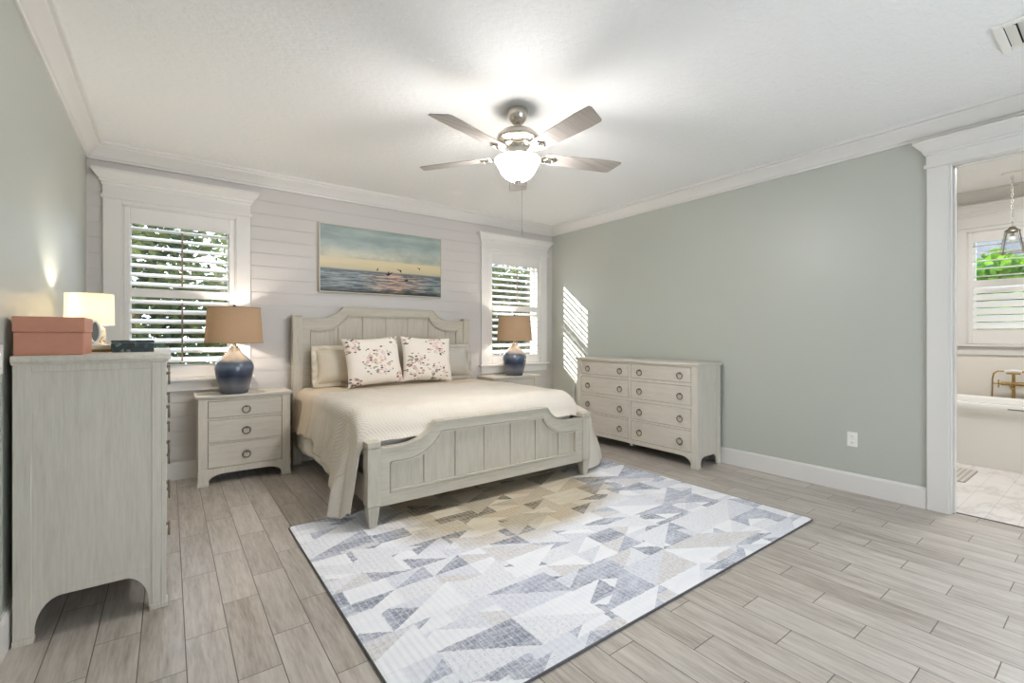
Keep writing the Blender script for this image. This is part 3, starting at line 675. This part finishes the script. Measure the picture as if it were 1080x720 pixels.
def cover(name, y0, y1, zt, left, right, off, mat, nx=150, ny=120, foot=False, flare=.10, seed=0.0, flare_r=None):
    """a cloth over the mattress: top from edge to edge, the two sides hanging down to left(y) and right(y)"""
    EL, ER, rc = .985-off, 2.935+off*2.2, .085
    fr = flare_r or flare; rr = .13 if foot else rc; b0 = .19 if foot else 0
    def ztop(y):
        z = zt
        if foot and y < 3.13:
            t = min(1, (3.13-y)/.17); z = zt-.20*(1-math.sqrt(max(0, 1-t*t)))
        return z
    def fn(u, v):
        y = y0+(y1-y0)*v; z0 = ztop(y); dl, dr_ = max(.02, z0-left(y)), max(.02, z0-right(y))
        arc, arr = rc*PI/2, rr*PI/2; Lt = ER-EL-rc-rr; total = dl-rc+arc+Lt+arr+max(.01, dr_-rr); s = u*total
        wr = .007*fold(u*14, y*5, seed, 1)+.004*fold(u*40, y*17, seed+3, 1)
        if s < dl-rc: side, d = -1, dl-s
        elif s < dl-rc+arc:
            t = (s-(dl-rc))/arc*PI/2; return (EL+rc-rc*math.cos(t), y, z0-rc+rc*math.sin(t)+wr)
        elif s < dl-rc+arc+Lt:
            x = EL+rc+(s-dl+rc-arc); return (x, y, z0+wr+.012*math.sin(PI*(x-EL)/(ER-EL)))
        elif s < dl-rc+arc+arr+Lt:
            t = (s-(dl-rc+arc+Lt))/arr*PI/2; return (ER-rr+rr*math.sin(t), y, z0-rr+rr*math.cos(t)+wr)
        else: side, d = 1, rr+(s-(dl-rc+arc+arr+Lt))
        h = max(0, d-(rc if side < 0 else rr)); k = min(1, h/.45)
        w = (.034*math.sin(y*21+seed)+.030*fold(y*3.3, seed, 1.7)+.012*math.sin(y*47))*k
        return ((EL-flare*h-abs(w)*.9-w*.3) if side < 0 else (ER+(b0*min(1, h/.09)**.6+fr*h+abs(w)*.9+w*.3)*bulge(y)), y+.02*fold(y*6, h*4, seed)*k, z0-d)
    def bulge(y):               # at the foot the hanging side curls round towards the post
        if not foot or y > 3.14: return 1.0
        return .04+.96*math.sqrt(max(0, 1-((3.14-y)/.20)**2))
    def uvfn(u, v): return (u*3.2, (y0+(y1-y0)*v))
    o = MB().grid(fn, nx, ny, uvfn).build(name, mat, angle=180)
    md = o.modifiers.new('thick', 'SOLIDIFY'); md.thickness = .006; md.offset = 1
    return o
def lerp(tab):
    def g(y):
        if y <= tab[0][0]: return tab[0][1]
        for (a, za), (c, zc_) in zip(tab, tab[1:]):
            if y <= c: t = (y-a)/(c-a); t = t*t*(3-2*t); return za+(zc_-za)*t
        return tab[-1][1]
    return g
bl = cover('blanket', 3.30, 4.765, .722, lerp([(3.3, .30), (4.0, .37), (4.77, .335)]), lerp([(3.3, .35), (4.77, .37)]), 0.004, 'blanket', 130, 70, seed=2.0)
tag(bl, 'beige blanket showing near the pillows under the quilted coverlet', 'blanket')
cv = cover('coverlet', 2.94, 4.10, .733, lerp([(2.955, .11), (3.05, .05), (3.14, .06), (3.22, .16), (3.40, .27), (3.62, .31), (4.10, .40)]),
           lerp([(2.955, .03), (3.10, .035), (3.25, .10), (3.5, .25), (4.1, .35)]), 0.014, 'quilt', 190, 130, foot=True, flare=.13, seed=5.0, flare_r=.34)
tag(cv, 'cream quilted coverlet spread over the bed, a corner drooping to the floor', 'coverlet')

def pillow(name, label, w, h, t, loc, rot, mat, flange=0.0, group=None, ruffle=False):
    def side(sg):
        def fn(u, v):
            a, c = 2*u-1, 2*v-1
            ea = math.copysign(abs(a)**.8, a); ec = math.copysign(abs(c)**.8, c)
            pin = 1-.07*(1-abs(ec)**2)*abs(ea)**4; pin2 = 1-.07*(1-abs(ea)**2)*abs(ec)**4
            y = sg*t/2*max(0, (1-abs(ea)**3.2)*(1-abs(ec)**3.2))**.55
            y += sg*.007*noise.noise(Vector((a*2.5, c*2.5, loc[0]*3+sg)))*(1-abs(ea)**6)*(1-abs(ec)**6)
            return (ea*w/2*pin, y, ec*h/2*pin2)
        return fn
    b = MB(); b.grid(side(-1), 40, 36); b.grid(side(1), 40, 36)
    o = b.build(name, mat, angle=180)
    o.location = loc; o.rotation_euler = rot; tag(o, label, 'pillow', group)
    if flange:
        f = MB(); N = 120; per = []
        for k in range(N):
            q = k/N*4; e = int(q); s = 2*(q-e)-1
            a, c = [(s, -1), (1, s), (-s, 1), (-1, -s)][e]; per.append((a, c))
        for ring_ in (0, 1): pass
        vs = []; fs = []
        for a, c in per:
            wv = .010*math.sin((a-c)*16)
            for q in (-.02, flange*.5, flange): vs.append((a*(w/2+q*abs(a)), wv*max(0, q)/max(flange, .001), c*(h/2+q*abs(c))))
        for k in range(N):
            j = (k+1) % N
            for r in range(2): fs.append((k*3+r, j*3+r, j*3+r+1, k*3+r+1))
        f.add(vs, fs); fo = f.build('flange', mat, o, angle=180); fo.modifiers.new('thick', 'SOLIDIFY').thickness = .004
    return o
pillow('throw_pillow', 'floral rose print cushion nearest the tall chest, one bouquet at its middle', .56, .475, .17, (1.60, 4.415, .985), (-.26, -.05, .04), 'floral_a', group='floral cushions on the bed')
pillow('throw_pillow', 'floral rose print cushion nearer the wide dresser, two bouquets one above another', .56, .475, .16, (2.19, 4.46, .985), (-.25, .045, -.05), 'floral_b', group='floral cushions on the bed')
pillow('bed_pillow', 'beige flanged pillow leaning on the headboard behind the single-bouquet cushion', .56, .335, .17, (1.40, 4.645, .935), (-.20, 0, 0), 'sham_beige', .035, 'flanged pillows against the headboard')
pillow('bed_pillow', 'greyer flanged pillow leaning on the headboard behind the two-bouquet cushion', .56, .335, .17, (2.53, 4.645, .935), (-.20, 0, 0), 'sham_grey', .035, 'flanged pillows against the headboard')

# ------------------------------------------------------------------ lamps
def table_lamp(loc, label):
    t = thing('table_lamp', label, 'lamp', loc, 0, 'blue ceramic table lamps')
    MB().lathe([(0,0),(.098,0),(.105,.006),(.110,.03),(.127,.10),(.143,.17),(.150,.215),(.147,.245),(.133,.275),(.104,.305),(.074,.332),(.054,.352),(.042,.372),(.040,.388),(.0,.390)], n=56, cap0=False, cap1=False).build('base', 'glaze', t, angle=60)
    MB().lathe([(0,.388),(.030,.389),(.030,.402),(.016,.408),(.012,.46),(.016,.462),(.016,.50),(0,.502)], n=24, cap0=False, cap1=False).build('neck', 'nickel', t)
    b = MB(); b.tube([(-.018,0,.46),(-.05,0,.52),(-.052,0,.62),(-.02,0,.715),(0,0,.722),(.02,0,.715),(.052,0,.62),(.05,0,.52),(.018,0,.46)], .0022, 8)
    for k in range(3): b.tube([(0,0,.722),(.198*math.cos(2.1*k),.198*math.sin(2.1*k),.722)], .002, 6)
    b.build('harp', 'nickel', t)
    MB().lathe([(0,.722),(.005,.724),(.005,.738),(.011,.744),(.012,.752),(.008,.760),(0,.762)], n=16, cap0=False, cap1=False).build('finial', 'blackmetal', t)
    sh = MB().lathe([(.220,.43),(.198,.735),(.1965,.735),(.2185,.43),(.220,.43)], n=64, cap0=False, cap1=False).build('shade', 'tan_shade', t, angle=60)
    MB().ring((0,0,.432), .2205, .0025, 'z', 64, 6).build('shade_trim', 'rim', sh)
    MB().ring((0,0,.734), .1985, .0025, 'z', 64, 6).build('shade_trim', 'rim', sh)
    light('bulb_light', 'POINT', (0, 0, .57), 4.8, (1.0, .92, .82), t, shadow_soft_size=.03)
    return t
table_lamp((0.455, 4.632, .737), 'blue ceramic lamp with tan shade beside the window near the tall chest')
table_lamp((3.475, 4.632, .737), 'blue ceramic lamp with tan shade before the corner window beyond the bed')

t = thing('accent_lamp', 'small lit lamp with white drum shade and pearly mosaic base on the tall chest', 'lamp', (-0.362, 3.555, 1.15))
MB().lathe([(0,0),(.066,0),(.070,.006),(.072,.03),(.070,.115),(.060,.13),(.02,.136),(0,.136)], n=40, cap0=False, cap1=False).build('base', 'mosaic', t, angle=60)
MB().lathe([(0,.135),(.012,.136),(.012,.19),(0,.191)], n=16, cap0=False, cap1=False).build('neck', 'nickel', t)
MB().lathe([(.109,.142),(.106,.318),(.1045,.318),(.1075,.142),(.109,.142)], n=56, cap0=False, cap1=False).build('shade', 'white_shade', t, angle=60)
light('bulb_light', 'POINT', (0, 0, .235), 3.6, (1.0, .95, .86), t, shadow_soft_size=.025)

# ------------------------------------------------------------------ things on the tall chest
t = thing('keepsake_box', 'copper-peach lidded box on the near end of the tall chest', 'box', (-.392, 2.775, 1.15))
MB().box(-.104, .104, -.125, .125, 0, .094).build('box_body', 'peach', t, .003)
MB().box(-.1065, .1065, -.1275, .1275, .096, .158).box(-.10, .10, -.123, .123, .094, .096).build('box_lid', 'peach', t, .003)
t = thing('trinket_box', 'low box with dark teal shell inlay beside the copper box', 'box', (-.145, 2.99, 1.15), .12)
MB().box(-.080, .080, -.055, .055, 0, .044).build('box_body', 'teal', t, .002)
MB().box(-.081, .081, -.056, .056, .046, .058).build('box_lid', 'teal', t, .002)
t = thing('jewelry_tray', 'cream and copper tray behind the copper box under the oval mirror', 'tray', (-.272, 3.12, 1.15))
MB().box(-.07, .07, -.06, .06, 0, .012).build('tray_foot', 'brass', t, .002)
MB().box(-.075, .075, -.065, .065, .012, .034).build('tray_body', 'cream', t, .003)
t = thing('vanity_mirror', 'small oval mirror in a white frame standing on the cream tray', 'mirror', (-.296, 3.09, 1.184), .10)
b = MB(); pts = [(.019*math.cos(2*PI*k/32), 0, .066+.052*math.sin(2*PI*k/32)) for k in range(32)]; b.tube(pts, .006, 8, True); b.box(-.022, .022, -.014, .014, 0, .006).box(-.004, .004, -.004, .004, .004, .016)
b.build('mirror_frame', 'plate', t)
MB().prism([(.018*math.cos(2*PI*k/32), .066+.051*math.sin(2*PI*k/32)) for k in range(32)], 'y', -.002, .002).build('mirror_glass', paint('mirror_silver', (190, 190, 190), .05, 0, metal=1), t)

# ------------------------------------------------------------------ wall art
t = thing('painting', 'wide seascape canvas with birds over a sunset sea above the headboard', 'painting', (1.886, YB, 1.682))
MB().box(-.673, .673, -.036, -.004, 0, .676).build('canvas', 'art', t)
b = MB(); b.box(-.683, -.673, -.042, -.002, -.01, .686).box(.673, .683, -.042, -.002, -.01, .686).box(-.673, .673, -.042, -.002, -.01, 0).box(-.673, .673, -.042, -.002, .676, .686)
b.build('picture_frame', paint('champagne_frame', (205, 196, 178), .4, .03), t, .001)
def bird(cx, cz, s, kind):
    P = {0: [(-1.0,.1),(-.5,.25),(-.15,.2),(.15,1.3),(.35,.35),(1.6,.9),(.9,.2),(.3,-.25),(-.1,-.5),(-.5,-.2)],
         1: [(-1.3,.7),(-.3,.6),(.6,.55),(.9,.2),(.8,-.9),(.45,-.3),(.1,.1),(-.5,.35)],
         2: [(-.5,-.8),(-.2,-.1),(.1,.9),(.25,.1),(.5,-.3),(.1,-.5)]}[kind]
    MB().prism([(cx+s*a, cz+s*c) for a, c in P], 'y', -.0375, -.0362).build('painted_bird', 'dark', t)
for a in ((.035,.215,.034,0),(.165,.262,.026,1),(-.085,.262,.024,2),(.395,.305,.018,1),(.245,.163,.022,0)): bird(*a)

# ------------------------------------------------------------------ ceiling fan
fx, fy = 1.888, 2.48
t = thing('ceiling_fan', 'brushed nickel five-blade ceiling fan with lit glass bowl', 'ceiling fan', (fx, fy, ZC))
Z = lambda z: z-ZC
MB().lathe([(0,0),(.066,0),(.068,-.012),(.066,-.04),(.056,-.068),(.036,-.092),(.020,-.100),(0,-.101)], n=40, cap0=False, cap1=False).build('canopy', 'nickel', t, angle=60)
MB().lathe([(0,-.095),(.016,-.10),(.018,-.112),(.012,-.12),(.012,-.145),(0,-.146)], n=20, cap0=False, cap1=False).build('downrod', 'nickel', t)
MB().lathe([(0,-.128),(.03,-.130),(.075,-.140),(.112,-.155),(.136,-.178),(.140,-.196),(.134,-.208),(.112,-.214),(.092,-.226),(.088,-.236),(.066,-.246),(.060,-.262),(.060,-.292),(.078,-.300),(.080,-.312),(.060,-.318),(.05,-.33),(0,-.331)], n=56, cap0=False, cap1=False).build('motor_housing', 'nickel', t, angle=40)
MB().lathe([(0,-.328),(.05,-.329),(.09,-.334),(.095,-.342),(.05,-.348),(0,-.349)], n=40, cap0=False, cap1=False).build('light_fitter', 'nickel', t)
gb = MB().lathe([(0,-.474),(.024,-.473),(.058,-.463),(.086,-.444),(.108,-.417),(.126,-.383),(.141,-.355),(.148,-.344),(.148,-.338),(.152,-.338),(.153,-.344),(.145,-.356),(.130,-.385),(.112,-.420),(.090,-.448),(.060,-.468),(.025,-.478),(0,-.479)], n=56, cap0=False, cap1=False).build('glass_bowl', 'bowl', t, angle=60)
gb.data.materials.append(M['bowl_in'])
for p_ in gb.data.polygons:
    if p_.index < 56*8: p_.material_index = 1
MB().lathe([(0,-.472),(.022,-.474),(.024,-.482),(.012,-.488),(.010,-.495),(0,-.497)], n=20, cap0=False, cap1=False).build('bowl_finial', 'nickel', t)
for k in range(5):
    a = math.radians(52.2+72*k); R = Matrix.Rotation(a, 4, 'Z') @ Matrix.Rotation(math.radians(-11), 4, 'X')
    def TR(o, R=R):
        o.data.transform(Matrix.Translation((0,0,-.312)) @ R)
    b = MB(); b.prism([(.19,-.052),(.24,-.060),(.64,-.074),(.745,-.070),(.752,-.05),(.715,.062),(.70,.074),(.62,.076),(.24,.060),(.19,.052)], 'z', 0, .006)
    bo = b.build('fan_blade', 'blade', t, .0015); TR(bo)
    b = MB(); b.prism([(.06,-.018),(.15,-.014),(.19,-.034),(.25,-.036),(.275,0),(.25,.036),(.19,.034),(.15,.014),(.06,.018)], 'z', -.007, -.001)
    b.tube([(.222+.032*math.cos(q*PI/8), .018*math.sin(q*PI/8), -.010) for q in range(16)], .004, 8, True)
    for px_, py_ in ((.205,.02),(.205,-.02),(.245,0)): b.ball((px_, py_, -.008), .005)
    ar_ = b.build('blade_arm', 'nickel', t, angle=40); TR(ar_)
b = MB(); b.tube([(.022,-.018,-.33),(.022,-.018,-.80)], .0014, 6); b.lathe([(0,-.845),(.005,-.842),(.006,-.825),(.003,-.80),(0,-.798)], (.022,-.018,0), 12, False, False)
b.build('pull_chain', 'nickel', t)
light('fan_light', 'POINT', (0, 0, -.365), 10, (1.0, .98, .95), t, shadow_soft_size=.05)

# ceiling vent
t = thing('ceiling_vent', 'white slatted air vent in the ceiling', 'vent', (3.42, .25, ZC))
b = MB(); b.box(-.165, .165, .14, .175, -.012, 0).box(-.165, .165, -.175, -.14, -.012, 0).box(-.165, -.13, -.14, .14, -.012, 0).box(.13, .165, -.14, .14, -.012, 0); b.build('vent_frame', 'plate', t, .003)
MB().box(-.14, .14, -.15, .15, -.003, -.001).build('vent_duct', 'dark', t)
for k in range(6):
    y = .11-k*.044; MB().add([(-.13,y+.026,-.004),(.13,y+.026,-.004),(.13,y-.014,-.017),(-.13,y-.014,-.017),(-.13,y+.028,-.001),(.13,y+.028,-.001),(.13,y-.012,-.014),(-.13,y-.012,-.014)],
        [(0,1,2,3),(4,7,6,5),(0,4,5,1),(1,5,6,2),(2,6,7,3),(3,7,4,0)]).build('slat', 'plate', t)

# ------------------------------------------------------------------ rug, outlet, switch, cord
t = thing('area_rug', 'geometric patchwork rug in blue-grey and cream, its middle painted as if warmly lit, in front of the bed', 'rug', (2.035, 2.255, 0))
def rrect(hx, hy, r, n=6):
    pts = []
    for cx, cy, a0 in ((hx-r, hy-r, 0), (-hx+r, hy-r, PI/2), (-hx+r, -hy+r, PI), (hx-r, -hy+r, 1.5*PI)):
        pts += [(cx+r*math.cos(a0+PI/2*k/n), cy+r*math.sin(a0+PI/2*k/n)) for k in range(n+1)]
    return pts
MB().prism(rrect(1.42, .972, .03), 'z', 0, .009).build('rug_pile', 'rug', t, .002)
MB().tube([(x, y, .005) for x, y in rrect(1.421, .973, .03)], .005, 8, True).build('rug_binding', 'binding', t)

t = thing('wall_outlet', 'white duplex outlet low on the green wall near the doorway', 'outlet', (XR, 1.331, .415), -PI/2)
MB().box(-.035, .035, -.006, 0, -.057, .057).build('cover_plate', 'plate', t, .003)
for z in (-.024, .024):
    s_ = MB().box(-.016, .016, -.008, -.005, z-.014, z+.014).build('socket', 'plate', t, .002)
    MB().box(-.007, -.005, -.0085, -.0075, z-.004, z+.006).box(.005, .007, -.0085, -.0075, z-.004, z+.006).ball((0, -.008, z-.009), .002).build('slots', 'slot', s_)
t = thing('light_switch', 'white rocker switch plate on the green wall beside the tall chest', 'switch', (XL, 2.575, 1.138), PI/2)
MB().box(-.035, .035, -.006, 0, -.058, .058).build('cover_plate', 'plate', t, .003)
MB().box(-.016, .016, -.009, -.005, -.033, .033).build('rocker', 'plate', t, .002)
c_ = MB().tube([(XR-.02, 4.44, .03), (XR-.022, 4.44, .25), (XR-.022, 4.43, .50), (XR-.022, 4.415, .62), (XR-.022, 4.38, .69), (XR-.022, 4.33, .705), (XR-.022, 4.26, .66), (XR-.022, 4.20, .5), (XR-.02, 4.18, .34), (XR-.02, 4.18, .30)], .006, 8).build('power_cord', 'cord')
tag(c_, 'white power cord looping against the green wall behind the dresser end', 'cord')

# ------------------------------------------------------------------ bathroom things
tub = thing('bathtub', 'white freestanding bathtub under the bathroom window', 'bathtub', (6.46, .62, 0))
def oval(a, c, z, n=64, e=3.4):
    r = []
    for k in range(n):
        q = 2*PI*k/n; cx, sx = math.cos(q), math.sin(q)
        r.append((a*math.copysign(abs(cx)**(2/e), cx), c*math.copysign(abs(sx)**(2/e), sx), z))
    return r
rings = [oval(.335,.83,0), oval(.34,.835,.02), oval(.335,.84,.30), oval(.345,.855,.505), oval(.362,.875,.515), oval(.37,.885,.55), oval(.37,.885,.59), oval(.36,.875,.602), oval(.31,.825,.602), oval(.295,.81,.585), oval(.27,.77,.30), oval(.22,.70,.14), oval(.12,.5,.12)]
n = 64; vs = []; fs = []
for i, r in enumerate(rings):
    for x, y, z in r: vs.append((x, y, z+(.022*(abs(y)/.88)**2 if i > 2 and i < 10 else 0)))
for i in range(len(rings)-1): fs += [(i*n+k, i*n+(k+1)%n, (i+1)*n+(k+1)%n, (i+1)*n+k) for k in range(n)]
fs += [tuple(range(n))[::-1], tuple((len(rings)-1)*n+k for k in range(n))]
MB().add(vs, fs).build('tub_shell', 'acrylic', tub, angle=50)
MB().box(-.374, -.366, -.03, .07, .560, .568).build('overflow_slot', 'slot', tub)
fa = thing('tub_filler', 'brass tub filler with white handset standing behind the bathtub', 'faucet', (6.90, .74, 0))
b = MB(); b.lathe([(0,0),(.035,0),(.035,.008),(.014,.014),(.014,.70),(0,.70)], (0,0,0), 20, False, False); b.tube([(0,-.09,.74),(0,.09,.74)], .018, 12); b.tube([(0,0,.70),(0,0,.84)], .013, 12)
b.tube([(0,0,.74),(-.05,0,.745),(-.10,0,.735),(-.13,0,.70)], [.014,.014,.013,.013], 12); b.tube([(0,-.05,.845),(0,.05,.845)], .009, 10); b.build('spout_body', 'brass', fa, angle=40)
for y in (-.10, .10):
    b = MB(); b.tube([(0, y, .74), (-.045, y, .74)], .012, 10)
    for q in range(4): b.tube([(-.05, y, .74), (-.05, y+.032*math.cos(q*PI/2), .74+.032*math.sin(q*PI/2))], .005, 8); b.ball((-.05, y+.034*math.cos(q*PI/2), .74+.034*math.sin(q*PI/2)), .007)
    b.build('cross_handle', 'brass', fa, angle=40)
MB().tube([(0,.065,.868),(0,.0,.872),(0,-.06,.868)], [.011,.017,.012], 12).build('handset_grip', 'acrylic', fa, angle=50)
MB().tube([(0,.065,.868),(-.005,.11,.866),(-.008,.14,.84),(-.008,.15,.78),(-.008,.152,.60),(-.004,.13,.35),(0,.06,.12),(0,.01,.05)], .007, 10).tube([(0,-.06,.868),(0,-.09,.866),(-.02,-.11,.85)], .010, 10).build('hose', 'brass', fa, angle=50)
mo = MB().prism(rrect(.27, .17, .02), 'z', 0.0, .010).build('bath_mat', 'bathmat', bevel=.003); mo.location = (5.62, 1.02, 0); mo.rotation_euler = (0, 0, .0)
tag(mo, 'small grey striped mat on the marble floor beside the bathtub', 'bath mat')

pl = thing('pendant_lantern', 'small metal and glass lantern hanging from a chain above the bathtub', 'pendant light', (6.45, .70, BZ))
MB().lathe([(0,0),(.075,0),(.075,-.012),(.05,-.02),(.012,-.028),(0,-.03)], n=32, cap0=False, cap1=False).build('canopy', 'plate', pl, angle=50)
b = MB()
for k in range(17): b.tube([(.008*math.cos(q*PI/6)*(1 if k % 2 else 0), .008*math.cos(q*PI/6)*(0 if k % 2 else 1), -.045-k*.0275+.018*math.sin(q*PI/6)) for q in range(12)], .0022, 6, True)
b.build('chain', 'nickel', pl)
b = MB(); zt_, zb_ = -.53, -.77
b.lathe([(0,zt_+.02),(.02,zt_+.018),(.03,zt_),(.055,zt_-.02),(.056,zt_-.03),(0,zt_-.031)], n=24, cap0=False, cap1=False)
for q in range(4):
    c0, s0 = math.cos(PI/4+q*PI/2), math.sin(PI/4+q*PI/2); c1, s1 = math.cos(PI/4+(q+1)*PI/2), math.sin(PI/4+(q+1)*PI/2)
    b.tube([(.06*c0,.06*s0,zt_-.028),(.105*c0,.105*s0,zb_)], .005, 8); b.tube([(.105*c0,.105*s0,zb_+.012),(.105*c1,.105*s1,zb_+.012)], .005, 8); b.tube([(.06*c0,.06*s0,zt_-.03),(.06*c1,.06*s1,zt_-.03)], .005, 8)
b.build('lantern_frame', 'bronze', pl, angle=50)
b = MB(); q4 = lambda r, z: [(r*math.cos(PI/4+k*PI/2), r*math.sin(PI/4+k*PI/2), z) for k in range(4)]
b.add(q4(.058, zt_-.032)+q4(.100, zb_+.014), [(0,1,5,4),(1,2,6,5),(2,3,7,6),(3,0,4,7)]); b.build('lantern_glass', 'lantern_glass', pl, smooth=False)
MB().lathe([(0,zt_-.03),(.014,zt_-.032),(.014,zt_-.07),(0,zt_-.072)], n=16, cap0=False, cap1=False).build('bulb_socket', 'nickel', pl)
MB().ball((0,0,zt_-.10), .026).build('bulb', 'plate', pl)
light('bathroom_fill_light', 'AREA', (5.5, .5, BZ-.02), 17, (.97, .98, 1.0), shape='DISK', size=.5)  # area fill added to brighten the bathroom; there is no such fixture

# ------------------------------------------------------------------ outdoors
struct(MB().box(-14, XL-.14, -6, 24, -.45, -.35).box(XL-.14, 30, YB+.16, 24, -.45, -.35).box(BX+.16, 30, -12, YB+.16, -.45, -.35).build('ground', 'lawn', smooth=False), 'lawn outside the windows')
def tree(name, label, loc, blobs, n, size, leafmat, trunk_h, group='trees outside the windows', seed=1):
    rnd = random.Random(seed); t = thing(name, label, 'tree' if 'tree' in name else 'shrub', loc, 0, group); b = MB()
    for _ in range(n):
        cx, cy, cz, r = rnd.choices(blobs, [q[3]**2 for q in blobs])[0]
        d = Vector((rnd.gauss(0,1), rnd.gauss(0,1), rnd.gauss(0,1))).normalized()*r*rnd.random()**.4
        p = Vector((cx, cy, cz))+Vector((d.x, d.y, d.z*.85)); a = Vector((rnd.gauss(0,1), rnd.gauss(0,1), rnd.gauss(0,.6))).normalized(); c = a.orthogonal().normalized()
        c = (Matrix.Rotation(rnd.random()*6.28, 3, a) @ c); s = size*(.6+.8*rnd.random())
        b.add([p-a*s, p+c*s*.42, p+a*s, p-c*s*.42], [(0,1,2,3)])
    b.build('foliage', leafmat, t, smooth=False)
    b = MB()
    if trunk_h: b.tube([(0,0,0),(.03,.02,trunk_h*.5),(0,0,trunk_h)], [.11,.09,.06], 10)
    for cx, cy, cz, r in blobs: b.tube([(0,0,trunk_h*.7),(cx*.5,cy*.5,(cz+trunk_h)*.45+.1),(cx,cy,cz)], [.05,.035,.012], 6)
    b.build('trunk', 'bark', t); return t
tree('garden_tree', 'leafy green tree outside the window beside the tall chest, nearer the house corner', (-.6, 9.2, -.35), [(0,0,2.6,1.0),(.9,.2,2.2,.8),(-.8,.3,2.0,.9),(.2,0,1.5,.9),(1.4,.4,1.5,.8),(.6,0,3.3,.7)], 6500, .085, 'leaf_dark', 1.6, seed=3)
tree('garden_tree', 'yellow-green tree outside the window beside the tall chest, nearer the bed', (2.0, 11.6, -.35), [(0,0,2.6,1.1),(.6,.2,1.7,1.0),(-.6,0,1.4,.9),(-.5,.2,3.5,.8),(-1.0,0,2.4,.8)], 6500, .085, 'leaf_dark', 1.5, seed=4)
tree('garden_shrub', 'low dark shrub at the foot of the trees outside', (.3, 7.6, -.35), [(0,0,.7,.6),(.7,.2,.7,.55),(-.8,.1,.7,.6),(1.4,0,.6,.5),(-1.5,0,.6,.5)], 3600, .07, 'leaf_dark', .3, seed=5)
tree('garden_tree', 'unseen tall tree added by the house corner to block sun from a window', (-3.2, 7.5, -.35), [(0,0,4.2,1.1),(.4,0,3.3,1.0),(-.3,.2,5.0,.9),(.5,-.2,2.3,1.0)], 6500, .15, 'leaf_dark', 2.0, seed=6)  # unseen tree, added to keep sun out of the window by the chest
tree('garden_tree', 'green tree outside the corner window beyond the dresser', (7.6, 10.2, -.35), [(0,0,2.3,1.0),(-1.0,.2,1.8,.9),(.9,0,1.8,.9),(0,0,1.1,.9),(-.7,.3,3.0,.8),(.6,.3,3.1,.8),(1.6,.4,2.4,.8)], 9500, .085, 'leaf_dark', 1.5, seed=8)
tree('garden_shrub', 'bright green shrub outside the bathroom window', (9.4, 1.0, -.35), [(0,0,1.7,.7),(.1,.5,2.1,.55),(0,-.6,2.1,.6),(0,.15,2.5,.35),(.1,-1.2,1.9,.6)], 3000, .10, 'leaf_light', .6, seed=9)
nh = thing('neighbouring_house', 'blue-grey house standing beyond the shrub outside the bathroom window', 'house', (16, 2.0, -.35))
MB().box(0, 5, -5, 5, 0, 3.4).build('house_wall', paint('blue_grey_siding', (92, 108, 138), .8, .04, 2), nh)
MB().prism([(-5.4, 3.4), (5.4, 3.4), (0, 5.2)], 'x', -.4, 5.4).build('roof', paint('grey_shingle', (84, 88, 98), .9, .2, 8), nh)
